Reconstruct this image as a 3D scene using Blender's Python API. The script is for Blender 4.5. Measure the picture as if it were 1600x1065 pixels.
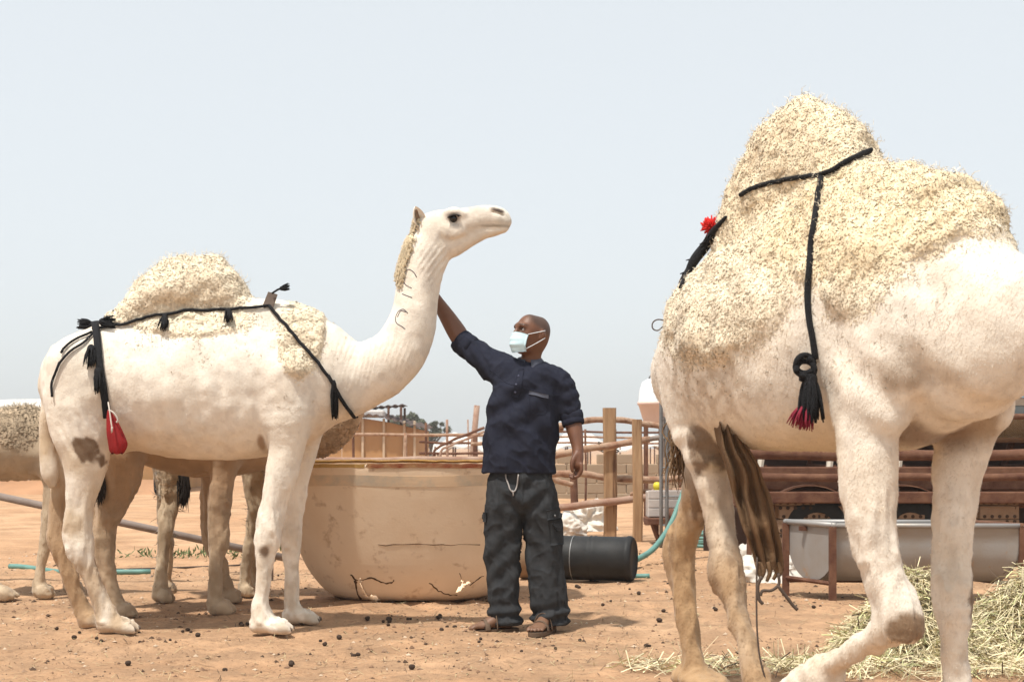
import bpy, math, random
import numpy as np
from mathutils import Vector
from mathutils.bvhtree import BVHTree

for o in list(bpy.data.objects): bpy.data.objects.remove(o, do_unlink=True)
sc = bpy.context.scene
COL = sc.collection
rnd = random.Random(7)
nrng = np.random.default_rng(11)

# ------------------------------------------------------------------ camera
FPX, HZ, CH = 2222.2, 700.0, 1.02
cd = bpy.data.cameras.new('camera'); cam = bpy.data.objects.new('camera', cd); COL.objects.link(cam)
cam.location = (0, 0, CH); cam.rotation_euler = (math.radians(90), 0, 0)
cd.lens = 50; cd.sensor_width = 36; cd.shift_y = (HZ-532.5)/1600
cd.clip_start = 0.05; cd.clip_end = 8000
cd.dof.use_dof = True; cd.dof.focus_distance = 7.9; cd.dof.aperture_fstop = 7.1
sc.camera = cam
# ------------------------------------------------------------------ sky and sun
SUN_DIR = Vector((-0.26, -0.30, 0.92)).normalized()      # towards the sun
elev = math.asin(SUN_DIR.z); azim = math.atan2(SUN_DIR.x, SUN_DIR.y)
w = bpy.data.worlds.new('World'); sc.world = w; w.use_nodes = True
nt = w.node_tree; nt.nodes.clear()
sky = nt.nodes.new('ShaderNodeTexSky'); sky.sky_type = 'NISHITA'; sky.sun_disc = False
sky.sun_elevation = elev; sky.sun_rotation = azim
sky.air_density = 1.0; sky.dust_density = 4.0; sky.ozone_density = 1.0; sky.altitude = 500
hs = nt.nodes.new('ShaderNodeHueSaturation'); hs.inputs['Saturation'].default_value = 0.62
dm = nt.nodes.new('ShaderNodeMix'); dm.data_type = 'RGBA'; dm.inputs[0].default_value = 0.62   # dust veil over the whole sky
dm.inputs[7].default_value = (8.75, 9.2, 9.35, 1)
bg = nt.nodes.new('ShaderNodeBackground'); bg.inputs['Strength'].default_value = 0.097
wo = nt.nodes.new('ShaderNodeOutputWorld')
nt.links.new(sky.outputs[0], hs.inputs['Color']); nt.links.new(hs.outputs[0], dm.inputs[6])
nt.links.new(dm.outputs[2], bg.inputs[0]); nt.links.new(bg.outputs[0], wo.inputs[0])
sl = bpy.data.lights.new('sun', 'SUN'); sl.energy = 3.8; sl.angle = math.radians(2.0); sl.color = (1, 0.955, 0.88)
so = bpy.data.objects.new('sun', sl); COL.objects.link(so)
so.rotation_euler = SUN_DIR.to_track_quat('Z', 'Y').to_euler()
sc.view_settings.view_transform = 'Standard'; sc.view_settings.look = 'None'
sc.view_settings.gamma = 1; sc.view_settings.use_curve_mapping = False
sc.view_settings.exposure = 0.36
sc.render.engine = 'CYCLES'
sc.cycles.max_bounces = 12; sc.cycles.diffuse_bounces = 6; sc.cycles.transmission_bounces = 6

# ------------------------------------------------------------------ helpers
def P(px, py, Y): return np.array([(px-800)/FPX*Y, Y, CH-(py-HZ)/FPX*Y])
def G(px, py):
    Y = FPX*CH/(py-HZ); return np.array([(px-800)/FPX*Y, Y, 0.0])
_L = nrng.random((32, 32, 32)).astype(np.float32)
def vnoise(p, s, off=0.0):
    q = np.asarray(p, dtype=np.float64)*s + off + 100.37
    i = np.floor(q).astype(int); f = q-i; f = f*f*(3-2*f); i &= 31; j = (i+1) & 31
    x, y, z = f[:, 0], f[:, 1], f[:, 2]
    def g(a, b, c): return _L[a[:, 0], b[:, 1], c[:, 2]]
    return ((g(i,i,i)*(1-x)+g(j,i,i)*x)*(1-y)+(g(i,j,i)*(1-x)+g(j,j,i)*x)*y)*(1-z) + \
           ((g(i,i,j)*(1-x)+g(j,i,j)*x)*(1-y)+(g(i,j,j)*(1-x)+g(j,j,j)*x)*y)*z
def fbm(p, s, n=4, off=0.0):
    r = 0; a = 0.5; t = 0
    for k in range(n): r = r + a*vnoise(p, s*2**k, off+7.3*k); t += a; a *= .5
    return r/t
def sstep(a, b, x):
    t = np.clip((x-a)/(b-a), 0, 1); return t*t*(3-2*t)
def catmull(pts, sub):
    p = np.asarray(pts, dtype=float)
    if len(p) < 3 or sub <= 1: return p if sub <= 1 else np.array([p[0]+(p[-1]-p[0])*i/sub for i in range(sub+1)])
    q = np.vstack([2*p[0]-p[1], p, 2*p[-1]-p[-2]]); out = []
    for i in range(1, len(q)-2):
        for k in range(sub):
            t = k/sub
            out.append(.5*((2*q[i])+(-q[i-1]+q[i+1])*t+(2*q[i-1]-5*q[i]+4*q[i+1]-q[i+2])*t*t+(-q[i-1]+3*q[i]-3*q[i+1]+q[i+2])*t**3))
    out.append(p[-1]); return np.array(out)

class Field:
    def __init__(s, lo, hi, vox):
        s.lo = np.array(lo, float); s.v = vox
        s.n = np.ceil((np.array(hi)-s.lo)/vox).astype(int)+1
        s.F = np.full(s.n, 1.0, np.float32)
        s.ax = [(s.lo[i]+np.arange(s.n[i])*vox).astype(np.float32) for i in range(3)]
    def box(s, lo, hi):
        a = np.clip(np.floor((lo-s.lo)/s.v).astype(int), 0, s.n); b = np.clip(np.ceil((hi-s.lo)/s.v).astype(int)+1, 0, s.n)
        return a, b
    def tube(s, pts, lat=(0, 1, 0), k=0.03, sub=5, cut=False):
        """pts: (pos3, a, b): elliptical chain, b half width along lat, a half width across"""
        arr = np.array([list(p[0])+[p[1], p[2]] for p in pts], float)
        if len(arr) == 1: arr = np.vstack([arr, arr+np.array([1e-4, 0, 1e-4, 0, 0])])
        arr = catmull(arr, sub if len(arr) > 2 else 3); arr[:, 3:] = np.maximum(arr[:, 3:], .002)
        lat = np.array(lat, float); m = k+3*s.v
        R = arr[:, 3:].max(1)[:, None]
        glo, ghi = s.box((arr[:, :3]-R).min(0)-m, (arr[:, :3]+R).max(0)+m)
        if np.any(ghi <= glo): return
        D = np.full(ghi-glo, 1.0, np.float32)
        for A, B in zip(arr[:-1], arr[1:]):
            r = max(A[3], A[4], B[3], B[4])+m
            a, b = s.box(np.minimum(A[:3], B[:3])-r, np.maximum(A[:3], B[:3])+r)
            a = np.maximum(a, glo); b = np.minimum(b, ghi)
            if np.any(b <= a): continue
            T = B[:3]-A[:3]; L = np.linalg.norm(T)
            if L < 1e-7: continue
            T = T/L; l = lat-T*lat.dot(T); ln = np.linalg.norm(l)
            l = l/ln if ln > .05 else np.array([1., 0, 0]); n = np.cross(T, l)
            x = s.ax[0][a[0]:b[0], None, None]-np.float32(A[0]); y = s.ax[1][None, a[1]:b[1], None]-np.float32(A[1]); z = s.ax[2][None, None, a[2]:b[2]]-np.float32(A[2])
            T, l, n = [v.astype(np.float32) for v in (T, l, n)]
            u = x*T[0]+y*T[1]+z*T[2]; t = np.clip(u/np.float32(L), 0, 1); axd = u-t*np.float32(L)
            ql = x*l[0]+y*l[1]+z*l[2]; qn = x*n[0]+y*n[1]+z*n[2]
            ra = np.float32(A[3])+t*np.float32(B[3]-A[3]); rb = np.float32(A[4])+t*np.float32(B[4]-A[4]); rm = np.minimum(ra, rb)
            e1 = (qn/ra)**2; e2 = (ql/rb)**2; e3 = (axd/rm)**2
            k1 = np.sqrt(e1+e2+e3)+1e-6; k2 = np.sqrt(e1/ra**2+e2/rb**2+e3/rm**2)+1e-6
            d = k1*(k1-1)/k2
            o = a-glo; e = b-glo
            S = D[o[0]:e[0], o[1]:e[1], o[2]:e[2]]; np.minimum(S, d, out=S)
        V = s.F[glo[0]:ghi[0], glo[1]:ghi[1], glo[2]:ghi[2]]
        if cut:
            D = -D; h = np.clip(.5-.5*(V-D)/k, 0, 1); V[...] = V*(1-h)+D*h+k*h*(1-h)
        else:
            h = np.clip(.5+.5*(V-D)/k, 0, 1); V[...] = V*(1-h)+D*h-k*h*(1-h)
    def cut_below(s, z): s.F = np.maximum(s.F, (z-s.ax[2])[None, None, :])
    def mesh(s, smooth=2):
        F = s.F; I = F < 0
        I[0] = I[-1] = False; I[:, 0] = I[:, -1] = False; I[:, :, 0] = I[:, :, -1] = False
        F = np.where((F < 0) & ~I, np.float32(1e-3), F)
        c = np.zeros(np.array(F.shape)-1, np.uint8); sh = c.shape
        offs = [(i, j, k) for i in (0, 1) for j in (0, 1) for k in (0, 1)]
        for o in offs: c += I[o[0]:o[0]+sh[0], o[1]:o[1]+sh[1], o[2]:o[2]+sh[2]]
        act = (c > 0) & (c < 8); idx = np.argwhere(act)
        ids = np.full(sh, -1, np.int32); ids[act] = np.arange(len(idx))
        cv = {o: F[idx[:, 0]+o[0], idx[:, 1]+o[1], idx[:, 2]+o[2]] for o in offs}
        acc = np.zeros((len(idx), 3)); cnt = np.zeros(len(idx))
        for o in offs:
            for ax in range(3):
                if o[ax] == 0:
                    o2 = list(o); o2[ax] = 1; o2 = tuple(o2); a, b = cv[o], cv[o2]
                    m = (a < 0) != (b < 0); t = np.where(m, a/np.where(m, a-b, 1), 0)
                    p = np.tile(np.array(o, float), (len(idx), 1)); p[:, ax] = t
                    acc[m] += p[m]; cnt[m] += 1
        V = s.lo+(idx+acc/cnt[:, None])*s.v
        faces = []
        for ax in range(3):
            a1, a2 = (ax+1) % 3, (ax+2) % 3
            s0 = [slice(None)]*3; s1 = [slice(None)]*3; s0[ax] = slice(0, -1); s1[ax] = slice(1, None)
            A = I[tuple(s0)]; B = I[tuple(s1)]; e = np.argwhere(A != B)
            ok = (e[:, a1] > 0) & (e[:, a2] > 0) & (e[:, a1] < sh[a1]) & (e[:, a2] < sh[a2]); e = e[ok]
            fl = A[tuple(e.T)]
            def cid(d1, d2):
                q = e.copy(); q[:, a1] -= d1; q[:, a2] -= d2; return ids[tuple(q.T)]
            q = np.stack([cid(1, 1), cid(0, 1), cid(0, 0), cid(1, 0)], 1)
            q[~fl] = q[~fl][:, ::-1]; faces.append(q)
        Fc = np.concatenate(faces); Fc = Fc[(Fc >= 0).all(1)]
        E = np.unique(np.sort(np.concatenate([Fc[:, [0, 1]], Fc[:, [1, 2]], Fc[:, [2, 3]], Fc[:, [3, 0]]]), 1), axis=0)
        deg = np.bincount(E.ravel(), minlength=len(V))[:, None]
        for it in range(smooth):
            for lam in (.5, -.42):
                S = np.zeros_like(V)
                for c_ in range(3):
                    S[:, c_] = np.bincount(E[:, 0], V[E[:, 1], c_], len(V))+np.bincount(E[:, 1], V[E[:, 0], c_], len(V))
                V = V+lam*(S/np.maximum(deg, 1)-V)
        return V, Fc
def vnormals(V, Fc):
    n = np.cross(V[Fc[:, 2]]-V[Fc[:, 0]], V[Fc[:, 3]]-V[Fc[:, 1]]); N = np.zeros_like(V)
    for k in range(4):
        for c_ in range(3): N[:, c_] += np.bincount(Fc[:, k], n[:, c_], len(V))
    return N/(np.linalg.norm(N, axis=1)[:, None]+1e-9)

def setprops(o, label=None, cat=None, group=None, kind=None):
    if label: o['label'] = label
    if cat: o['category'] = cat
    if group: o['group'] = group
    if kind: o['kind'] = kind
    return o
def origin(p): return np.array(p['base']) if p is not None and 'base' in p.keys() else np.zeros(3)
def thing(name, label, cat, loc, group=None):
    o = bpy.data.objects.new(name, None); COL.objects.link(o); o.location = [float(v) for v in loc]; o.empty_display_size = .1
    o['base'] = [float(v) for v in loc]
    return setprops(o, label, cat, group)
def mesh_obj(name, V, F, mat, parent=None, smooth=True, attr=None, nrm=None, **kw):
    """V in world coordinates; the origin goes to the parent's base, or to the thing's own base"""
    V = np.asarray(V, float)
    if parent is not None: base = origin(parent)
    else: base = np.array([V[:, 0].mean(), V[:, 1].mean(), V[:, 2].min()])
    me = bpy.data.meshes.new(name)
    if isinstance(F, np.ndarray):
        nf, k = F.shape; me.vertices.add(len(V)); me.vertices.foreach_set('co', (V-base).astype(np.float32).ravel())
        me.loops.add(nf*k); me.loops.foreach_set('vertex_index', F.astype(np.int32).ravel())
        me.polygons.add(nf); me.polygons.foreach_set('loop_start', np.arange(0, nf*k, k, dtype=np.int32))
        me.update(calc_edges=True)
    else: me.from_pydata((V-base).tolist(), [], [list(f) for f in F])
    if nrm is not None: cn = me.attributes.new('custom_normal', 'FLOAT_VECTOR', 'POINT'); cn.data.foreach_set('vector', nrm.astype(np.float32).ravel())
    if attr is not None:
        a = me.attributes.new('Col', 'FLOAT_COLOR', 'POINT'); c = np.ones((len(V), 4), np.float32); c[:, :3] = attr; a.data.foreach_set('color', c.ravel())
    me.polygons.foreach_set('use_smooth', np.full(len(me.polygons), smooth))
    me.materials.append(mat); me.update()
    o = bpy.data.objects.new(name, me); COL.objects.link(o)
    if parent is not None:
        o.parent = parent
        o['base'] = [float(v) for v in base]
    else: o.location = base.tolist(); o['base'] = [float(v) for v in base]
    return setprops(o, **kw)

class MB:
    def __init__(s): s.v = []; s.f = []; s.n = 0
    def add(s, V, F):
        s.v.append(np.asarray(V, float)); s.f += [[int(i)+s.n for i in f] for f in F]; s.n += len(V); return s
    def box(s, c, size, rot=0, bev=0, ax=None):
        h = np.array(size)/2.; pts = []; 
        if bev <= 0:
            pts = [(x, y, z) for z in (-1, 1) for x, y in ((-1, -1), (1, -1), (1, 1), (-1, 1))]; V = np.array(pts)*h
            F = [(3, 2, 1, 0), (4, 5, 6, 7), (0, 1, 5, 4), (1, 2, 6, 5), (2, 3, 7, 6), (3, 0, 4, 7)]
        else:
            b = min(bev, h.min()*.9); V = []
            for sx in (-1, 1):
                for sy in (-1, 1):
                    for sz in (-1, 1):
                        S = np.array((sx, sy, sz)); V += [S*(h-[0, b, b]), S*(h-[b, 0, b]), S*(h-[b, b, 0])]
            V = np.array(V); I = lambda x, y, z, k: ((x*2+y)*2+z)*3+k
            F = []
            F += [[I(x, 0, 0, 0), I(x, 0, 1, 0), I(x, 1, 1, 0), I(x, 1, 0, 0)][::(1 if x == 0 else -1)] for x in (0, 1)]
            F += [[I(0, y, 0, 1), I(1, y, 0, 1), I(1, y, 1, 1), I(0, y, 1, 1)][::(1 if y == 0 else -1)] for y in (0, 1)]
            F += [[I(0, 0, z, 2), I(0, 1, z, 2), I(1, 1, z, 2), I(1, 0, z, 2)][::(1 if z == 0 else -1)] for z in (0, 1)]
            for x in (0, 1):
                for y in (0, 1): F.append([I(x, y, 0, 0), I(x, y, 1, 0), I(x, y, 1, 1), I(x, y, 0, 1)][::(1 if (x+y) % 2 else -1)])
                for z in (0, 1): F.append([I(x, 0, z, 0), I(x, 1, z, 0), I(x, 1, z, 2), I(x, 0, z, 2)][::(-1 if (x+z) % 2 else 1)])
            for y in (0, 1):
                for z in (0, 1): F.append([I(0, y, z, 1), I(1, y, z, 1), I(1, y, z, 2), I(0, y, z, 2)][::(1 if (y+z) % 2 else -1)])
            for x in (0, 1):
                for y in (0, 1):
                    for z in (0, 1): F.append([I(x, y, z, 0), I(x, y, z, 1), I(x, y, z, 2)][::(1 if (x+y+z) % 2 else -1)])
        cr, sr = math.cos(rot), math.sin(rot); V = V@np.array([[cr, sr, 0], [-sr, cr, 0], [0, 0, 1]])
        if ax is not None: V = V@np.array(ax)
        return s.add(V+np.array(c), F)
    def tube(s, path, r, seg=8, sub=1, cap=True, flat=1.0, up=(0, 0, 1)):
        p = np.asarray(path, float); r = np.broadcast_to(np.asarray(r, float), (len(p),))
        q = catmull(np.hstack([p, r[:, None]]), sub) if sub > 1 else np.hstack([p, r[:, None]])
        p, r = q[:, :3], np.maximum(q[:, 3], 1e-4); T = np.gradient(p, axis=0); T /= np.linalg.norm(T, axis=1)[:, None]+1e-9
        u = np.array(up, float); u = u-T[0]*u.dot(T[0])
        if np.linalg.norm(u) < .1: u = np.array([1., 0.1, 0]); u = u-T[0]*u.dot(T[0])
        V = []
        for i in range(len(p)):
            u = u-T[i]*u.dot(T[i]); u /= np.linalg.norm(u)+1e-9; b = np.cross(T[i], u)
            for k in range(seg):
                a = 2*math.pi*k/seg; V.append(p[i]+r[i]*(math.cos(a)*b+flat*math.sin(a)*u))
        F = [(i*seg+k, i*seg+(k+1) % seg, (i+1)*seg+(k+1) % seg, (i+1)*seg+k) for i in range(len(p)-1) for k in range(seg)]
        if cap: F += [tuple(range(seg))[::-1], tuple((len(p)-1)*seg+k for k in range(seg))]
        return s.add(V, F)
    def lathe(s, prof, c, seg=24, axis=(0, 0, 1), closed=False):
        A = Vector(axis).normalized(); q = Vector((0, 0, 1)).rotation_difference(A).to_matrix(); M = np.array(q)
        V = []; n = len(prof)
        for k in range(seg):
            a = 2*math.pi*k/seg
            for r, z in prof: V.append(M@np.array([r*math.cos(a), r*math.sin(a), z])+np.array(c))
        F = [(k*n+i, ((k+1) % seg)*n+i, ((k+1) % seg)*n+i+1, k*n+i+1) for k in range(seg) for i in range(n-1)]
        if closed: F += [tuple(k*n for k in range(seg))[::-1], tuple(k*n+n-1 for k in range(seg))]
        return s.add(V, F)
    def grid(s, pts):
        p = np.asarray(pts); n, m = p.shape[:2]
        return s.add(p.reshape(-1, 3), [(i*m+j, i*m+j+1, (i+1)*m+j+1, (i+1)*m+j) for i in range(n-1) for j in range(m-1)])
    def slab(s, pts, off):
        """closed sheet: grid pts and the same grid moved by off (n,m,3)"""
        p = np.asarray(pts); n, m = p.shape[:2]; N = n*m; q = p+off
        F = [(i*m+j, (i+1)*m+j, (i+1)*m+j+1, i*m+j+1) for i in range(n-1) for j in range(m-1)]
        F2 = [tuple(N+x for x in f[::-1]) for f in F]
        rim = [i*m for i in range(n)]+[(n-1)*m+j for j in range(1, m)]+[i*m+m-1 for i in range(n-2, -1, -1)]+[j for j in range(m-2, 0, -1)]
        S = [(rim[i], N+rim[i], N+rim[(i+1) % len(rim)], rim[(i+1) % len(rim)])[::-1] for i in range(len(rim))]
        return s.add(np.concatenate([p.reshape(-1, 3), q.reshape(-1, 3)]), F+F2+S)
    def build(s, name, mat, parent=None, smooth=False, **kw):
        return mesh_obj(name, np.concatenate(s.v), s.f, mat, parent, smooth, **kw)

# ------------------------------------------------------------------ materials
def mat(name, col, rough=.85, col2=None, nscale=6., namt=.6, bump=.2, bscale=60., metal=0., attr=False, spots=None, sscale=14., sthr=(.58, .68),
        stretch=(1, 1, 1), wave=None, trans=0., sheen=0., spec=.3, sss=0.):
    m = bpy.data.materials.new(name); m.use_nodes = True; t = m.node_tree; N = t.nodes; Lk = t.links
    b = N['Principled BSDF']; b.inputs['Roughness'].default_value = rough; b.inputs['Metallic'].default_value = metal
    b.inputs['Specular IOR Level'].default_value = spec
    if sheen: b.inputs['Sheen Weight'].default_value = sheen
    if sss:
        b.inputs['Subsurface Weight'].default_value = sss; b.inputs['Subsurface Radius'].default_value = (.02, .012, .008)
    tc = N.new('ShaderNodeTexCoord'); mp = N.new('ShaderNodeMapping'); mp.inputs['Scale'].default_value = stretch
    Lk.new(tc.outputs['Object'], mp.inputs[0])
    def noise(sc_, det=6, r=.6):
        n = N.new('ShaderNodeTexNoise'); n.inputs['Scale'].default_value = sc_; n.inputs['Detail'].default_value = det; n.inputs['Roughness'].default_value = r
        Lk.new(mp.outputs[0], n.inputs['Vector']); return n
    def mix(f, a, b_, typ='MIX'):
        x = N.new('ShaderNodeMix'); x.data_type = 'RGBA'; x.blend_type = typ
        for i, v in ((0, f), (6, a), (7, b_)):
            if isinstance(v, bpy.types.NodeSocket): Lk.new(v, x.inputs[i])
            else: x.inputs[i].default_value = v if i == 0 else (*v, 1)
        return x.outputs[2]
    if attr:
        at = N.new('ShaderNodeAttribute'); at.attribute_name = 'Col'; base = at.outputs['Color']
    else:
        rg = N.new('ShaderNodeRGB'); rg.outputs[0].default_value = (*col, 1); base = rg.outputs[0]
    n1 = noise(nscale); mr = N.new('ShaderNodeMapRange'); mr.inputs[1].default_value = .3; mr.inputs[2].default_value = .7
    Lk.new(n1.outputs[0], mr.inputs[0])
    if col2 is not None:
        f = N.new('ShaderNodeMath'); f.operation = 'MULTIPLY'; f.inputs[1].default_value = namt; Lk.new(mr.outputs[0], f.inputs[0])
        base = mix(f.outputs[0], base, col2)
    else:
        v = N.new('ShaderNodeMapRange'); v.inputs[3].default_value = 1-.35*namt; v.inputs[4].default_value = 1+.2*namt; Lk.new(mr.outputs[0], v.inputs[0])
        cmb = N.new('ShaderNodeCombineColor')
        for i in range(3): Lk.new(v.outputs[0], cmb.inputs[i])
        base = mix(1.0, base, cmb.outputs[0], 'MULTIPLY')
    if spots is not None:
        n2 = noise(sscale, 8, .65); s2 = N.new('ShaderNodeMapRange'); s2.inputs[1].default_value = sthr[0]; s2.inputs[2].default_value = sthr[1]
        Lk.new(n2.outputs[0], s2.inputs[0]); base = mix(s2.outputs[0], base, spots)
    Lk.new(base, b.inputs['Base Color'])
    if bump:
        nb = noise(bscale, 5, .65); bp = N.new('ShaderNodeBump'); bp.inputs['Strength'].default_value = bump; bp.inputs['Distance'].default_value = .012
        Lk.new(nb.outputs[0], bp.inputs['Height'])
        if wave:
            wv = N.new('ShaderNodeTexWave'); wv.bands_direction = wave[0]; wv.inputs['Scale'].default_value = wave[1]; wv.inputs['Distortion'].default_value = wave[2]
            Lk.new(tc.outputs['Object'], wv.inputs[0]); b2 = N.new('ShaderNodeBump'); b2.inputs['Strength'].default_value = wave[3]; b2.inputs['Distance'].default_value = .01
            Lk.new(wv.outputs[1], b2.inputs['Height']); Lk.new(b2.outputs[0], bp.inputs['Normal'])
        Lk.new(bp.outputs[0], b.inputs['Normal'])
    return m

M = {}
M['camel'] = mat('camel_coat', (.7, .6, .48), .8, attr=True, nscale=9, namt=.35, bump=.35, bscale=130, sheen=.15, stretch=(1, 1, .6))
M['wool'] = mat('wool', (.7, .56, .36), .9, attr=True, nscale=30, namt=.5, bump=0, sheen=.2)
def wool_material():
    m = M['wool']; t = m.node_tree; b = t.nodes['Principled BSDF']; o = t.nodes['Material Output']
    tr = t.nodes.new('ShaderNodeBsdfTranslucent'); mx = t.nodes.new('ShaderNodeMixShader'); mx.inputs[0].default_value = .10
    t.links.new(b.inputs['Base Color'].links[0].from_socket, tr.inputs['Color'])
    t.links.new(b.outputs[0], mx.inputs[1]); t.links.new(tr.outputs[0], mx.inputs[2]); t.links.new(mx.outputs[0], o.inputs['Surface'])
wool_material()
M['rope'] = mat('black_rope', (.009, .009, .011), .8, nscale=40, bump=.8, bscale=160)
M['leather'] = mat('brown_leather', (.12, .085, .065), .7, nscale=20, bump=.3)
M['redcloth'] = mat('red_cloth', (.25, .008, .008), .8, nscale=14, bump=.3, bscale=90)
M['redwool'] = mat('red_wool', (.62, .02, .015), .8, nscale=14, bump=0)
M['cord'] = mat('white_cord', (.6, .52, .45), .8)
M['wire'] = mat('dark_string', (.09, .065, .05), .8)
M['horn'] = mat('camel_eye', (.006, .004, .003), .12, bump=0, spec=.5)
M['lash'] = mat('dark_hair', (.025, .018, .014), .7, bump=0)
M['ear'] = mat('camel_ear', (.88, .81, .72), .85, col2=(.78, .68, .56), nscale=10, bump=.3)
M['earin'] = mat('ear_hollow', (.16, .095, .06), .9, col2=(.5, .36, .26), nscale=30, bump=.3)
M['nail'] = mat('toenail', (.16, .12, .09), .6, bump=.2)
M['brand'] = mat('brand_scar', (.16, .14, .14), .9, nscale=60, bump=.4)
M['skin'] = mat('skin', (.1, .045, .025), .48, attr=True, nscale=30, namt=.3, bump=.12, bscale=220, spec=.4, sss=.05)
M['shirt'] = mat('navy_shirt', (.02, .022, .035), .95, col2=(.032, .034, .048), nscale=22, namt=.5, bump=.4, bscale=280, spec=.06)
M['collar'] = mat('shirt_collar', (.075, .08, .105), .9, nscale=20, bump=.2, bscale=240)
M['trouser'] = mat('charcoal_cotton', (.032, .034, .037), 1., col2=(.066, .066, .067), nscale=22, namt=.5, bump=.5, bscale=300, spec=.04)
M['mask'] = mat('mask_fabric', (.56, .74, .8), .8, nscale=20, namt=.2, bump=.1, bscale=200)
M['white'] = mat('white_elastic', (.75, .78, .8), .7, bump=0)
M['sandal'] = mat('sandal_leather', (.13, .085, .055), .7, nscale=25, bump=.3)
M['button'] = mat('button', (.07, .075, .12), .6, bump=0)
M['tub'] = mat('tub_fibreglass', (.79, .63, .46), .7, col2=(.71, .53, .36), nscale=3.5, namt=.8, bump=.12, bscale=40, spots=(.3, .15, .065), sscale=9, sthr=(.57, .80))
M['tubblue'] = mat('tub_blue_paint', (.44, .39, .31), .7, col2=(.68, .5, .33), nscale=7, namt=1.4, bump=.1)
M['tubrim'] = mat('tub_rim_red', (.26, .055, .025), .7, col2=(.5, .33, .16), nscale=12, namt=.8, bump=.5)
M['tubrim2'] = mat('tub_rim_yellow', (.52, .33, .11), .7, nscale=12, bump=.4)
M['crack'] = mat('crack_edge', (.09, .045, .02), .9)
M['galv'] = mat('galvanised_steel', (.33, .325, .32), .5, col2=(.27, .22, .17), nscale=4, namt=.6, bump=.1, metal=.35, spots=(.36, .22, .13), sscale=9, sthr=(.62, .75))
M['rust'] = mat('rusty_steel', (.085, .033, .02), .9, col2=(.19, .095, .055), nscale=9, namt=.9, bump=.4, bscale=90)
M['rustpipe'] = mat('rusty_pipe', (.24, .12, .075), .75, col2=(.42, .31, .24), nscale=6, namt=.9, bump=.3, bscale=70, spots=(.15, .055, .03), sscale=12)
M['palepipe'] = mat('pale_worn_pole', (.42, .30, .21), .9, col2=(.27, .14, .085), nscale=13, namt=1., bump=.6, bscale=50, spots=(.16, .085, .05), sscale=11, sthr=(.55, .7))
M['greypipe'] = mat('grey_pipe', (.2, .155, .13), .7, col2=(.3, .25, .22), nscale=9, bump=.2)
M['wood'] = mat('post_wood', (.40, .255, .14), .85, col2=(.23, .13, .065), nscale=28, namt=.9, bump=.7, bscale=60, stretch=(1, 1, .07), spots=(.12, .055, .025), sscale=14, sthr=(.57, .68))
M['ply'] = mat('tan_board', (.46, .26, .11), .85, col2=(.36, .19, .085), nscale=1.5, namt=.8, bump=.1, stretch=(1, 1, .3))
M['batten'] = mat('pale_batten', (.55, .42, .29), .85, nscale=5)
M['darkroof'] = mat('dark_roof_sheet', (.07, .05, .045), .8, col2=(.17, .1, .075), nscale=1.2)
M['whiteroof'] = mat('white_tarp', (.72, .68, .62), .8, nscale=2)
M['block'] = mat('mud_block', (.33, .25, .17), .95, col2=(.26, .19, .13), nscale=4, bump=.5, bscale=50)
M['brick'] = mat('perforated_brick', (.30, .2, .13), .95, col2=(.17, .1, .06), nscale=9, bump=.6, bscale=60)
M['hole_shade'] = mat('brick_hole_shade', (.05, .03, .02), 1, bump=0)  # dark colour standing in for shade inside the brick perforations
M['barrel'] = mat('black_drum', (.010, .011, .012), .6, col2=(.03, .028, .026), nscale=7, namt=.6, bump=.15)
M['barrelend'] = mat('dusty_drum_end', (.25, .165, .1), .85, nscale=6)
M['hose'] = mat('green_hose', (.13, .27, .235), .5, nscale=8, bump=.1)
M['tankgrey'] = mat('tank_paint_grey', (.4, .355, .3), .6, col2=(.3, .22, .16), nscale=3, bump=.1)
M['tankpink'] = mat('tank_paint_faded', (.47, .35, .27), .6, nscale=3)
M['tankblue'] = mat('tank_paint_blue', (.17, .29, .38), .6, col2=(.3, .32, .32), nscale=6)
M['tankcream'] = mat('tank_paint_cream', (.5, .44, .36), .6, nscale=5)
M['skirt'] = mat('tank_skirt', (.36, .29, .2), .7, nscale=4, wave=('X', 22, 0, 1.0))
M['tyre'] = mat('tyre', (.02, .02, .02), .85, bscale=20)
M['dome'] = mat('white_fibreglass', (.78, .8, .82), .5, nscale=2, namt=.15, bump=0)
M['pink'] = mat('pink_fibreglass', (.68, .52, .45), .6, nscale=2, namt=.3, bump=0)
M['steel'] = mat('grey_steel_tube', (.2, .2, .2), .5, nscale=9, metal=.3)
M['panel'] = mat('grey_panel', (.48, .44, .41), .6, nscale=3)
M['sack'] = mat('plastic_sack', (.62, .57, .5), .45, nscale=8, namt=.3, bump=.4, bscale=30)
M['sackgreen'] = mat('green_sack', (.25, .5, .4), .5, nscale=8, bump=.3, bscale=30)
M['hay'] = mat('hay', (.5, .43, .22), .8, attr=True, bump=0, nscale=9)
M['dung'] = mat('dung', (.06, .038, .026), .9, bscale=90, bump=.6)
M['stone'] = mat('pebble', (.36, .25, .17), .95, col2=(.2, .12, .075), nscale=3, bump=.3)
M['grit'] = mat('grit', (.3, .2, .1), .95, attr=True, bump=0)
M['cloth'] = mat('brown_bag_cloth', (.2, .12, .062), .9, col2=(.11, .063, .032), nscale=8, namt=.9, bump=.7, bscale=60)
M['yellow'] = mat('yellow_plastic', (.7, .6, .05), .4, bump=0)
M['leafb'] = mat('bark', (.14, .1, .07), .9)
M['leaf'] = mat('leaf', (.12, .13, .085), .8, nscale=.6, bump=0)
M['weed'] = mat('weed', (.12, .15, .06), .8, bump=0)
M['sandmound'] = mat('earth_mound', (.4, .22, .12), .95, nscale=1)

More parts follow.
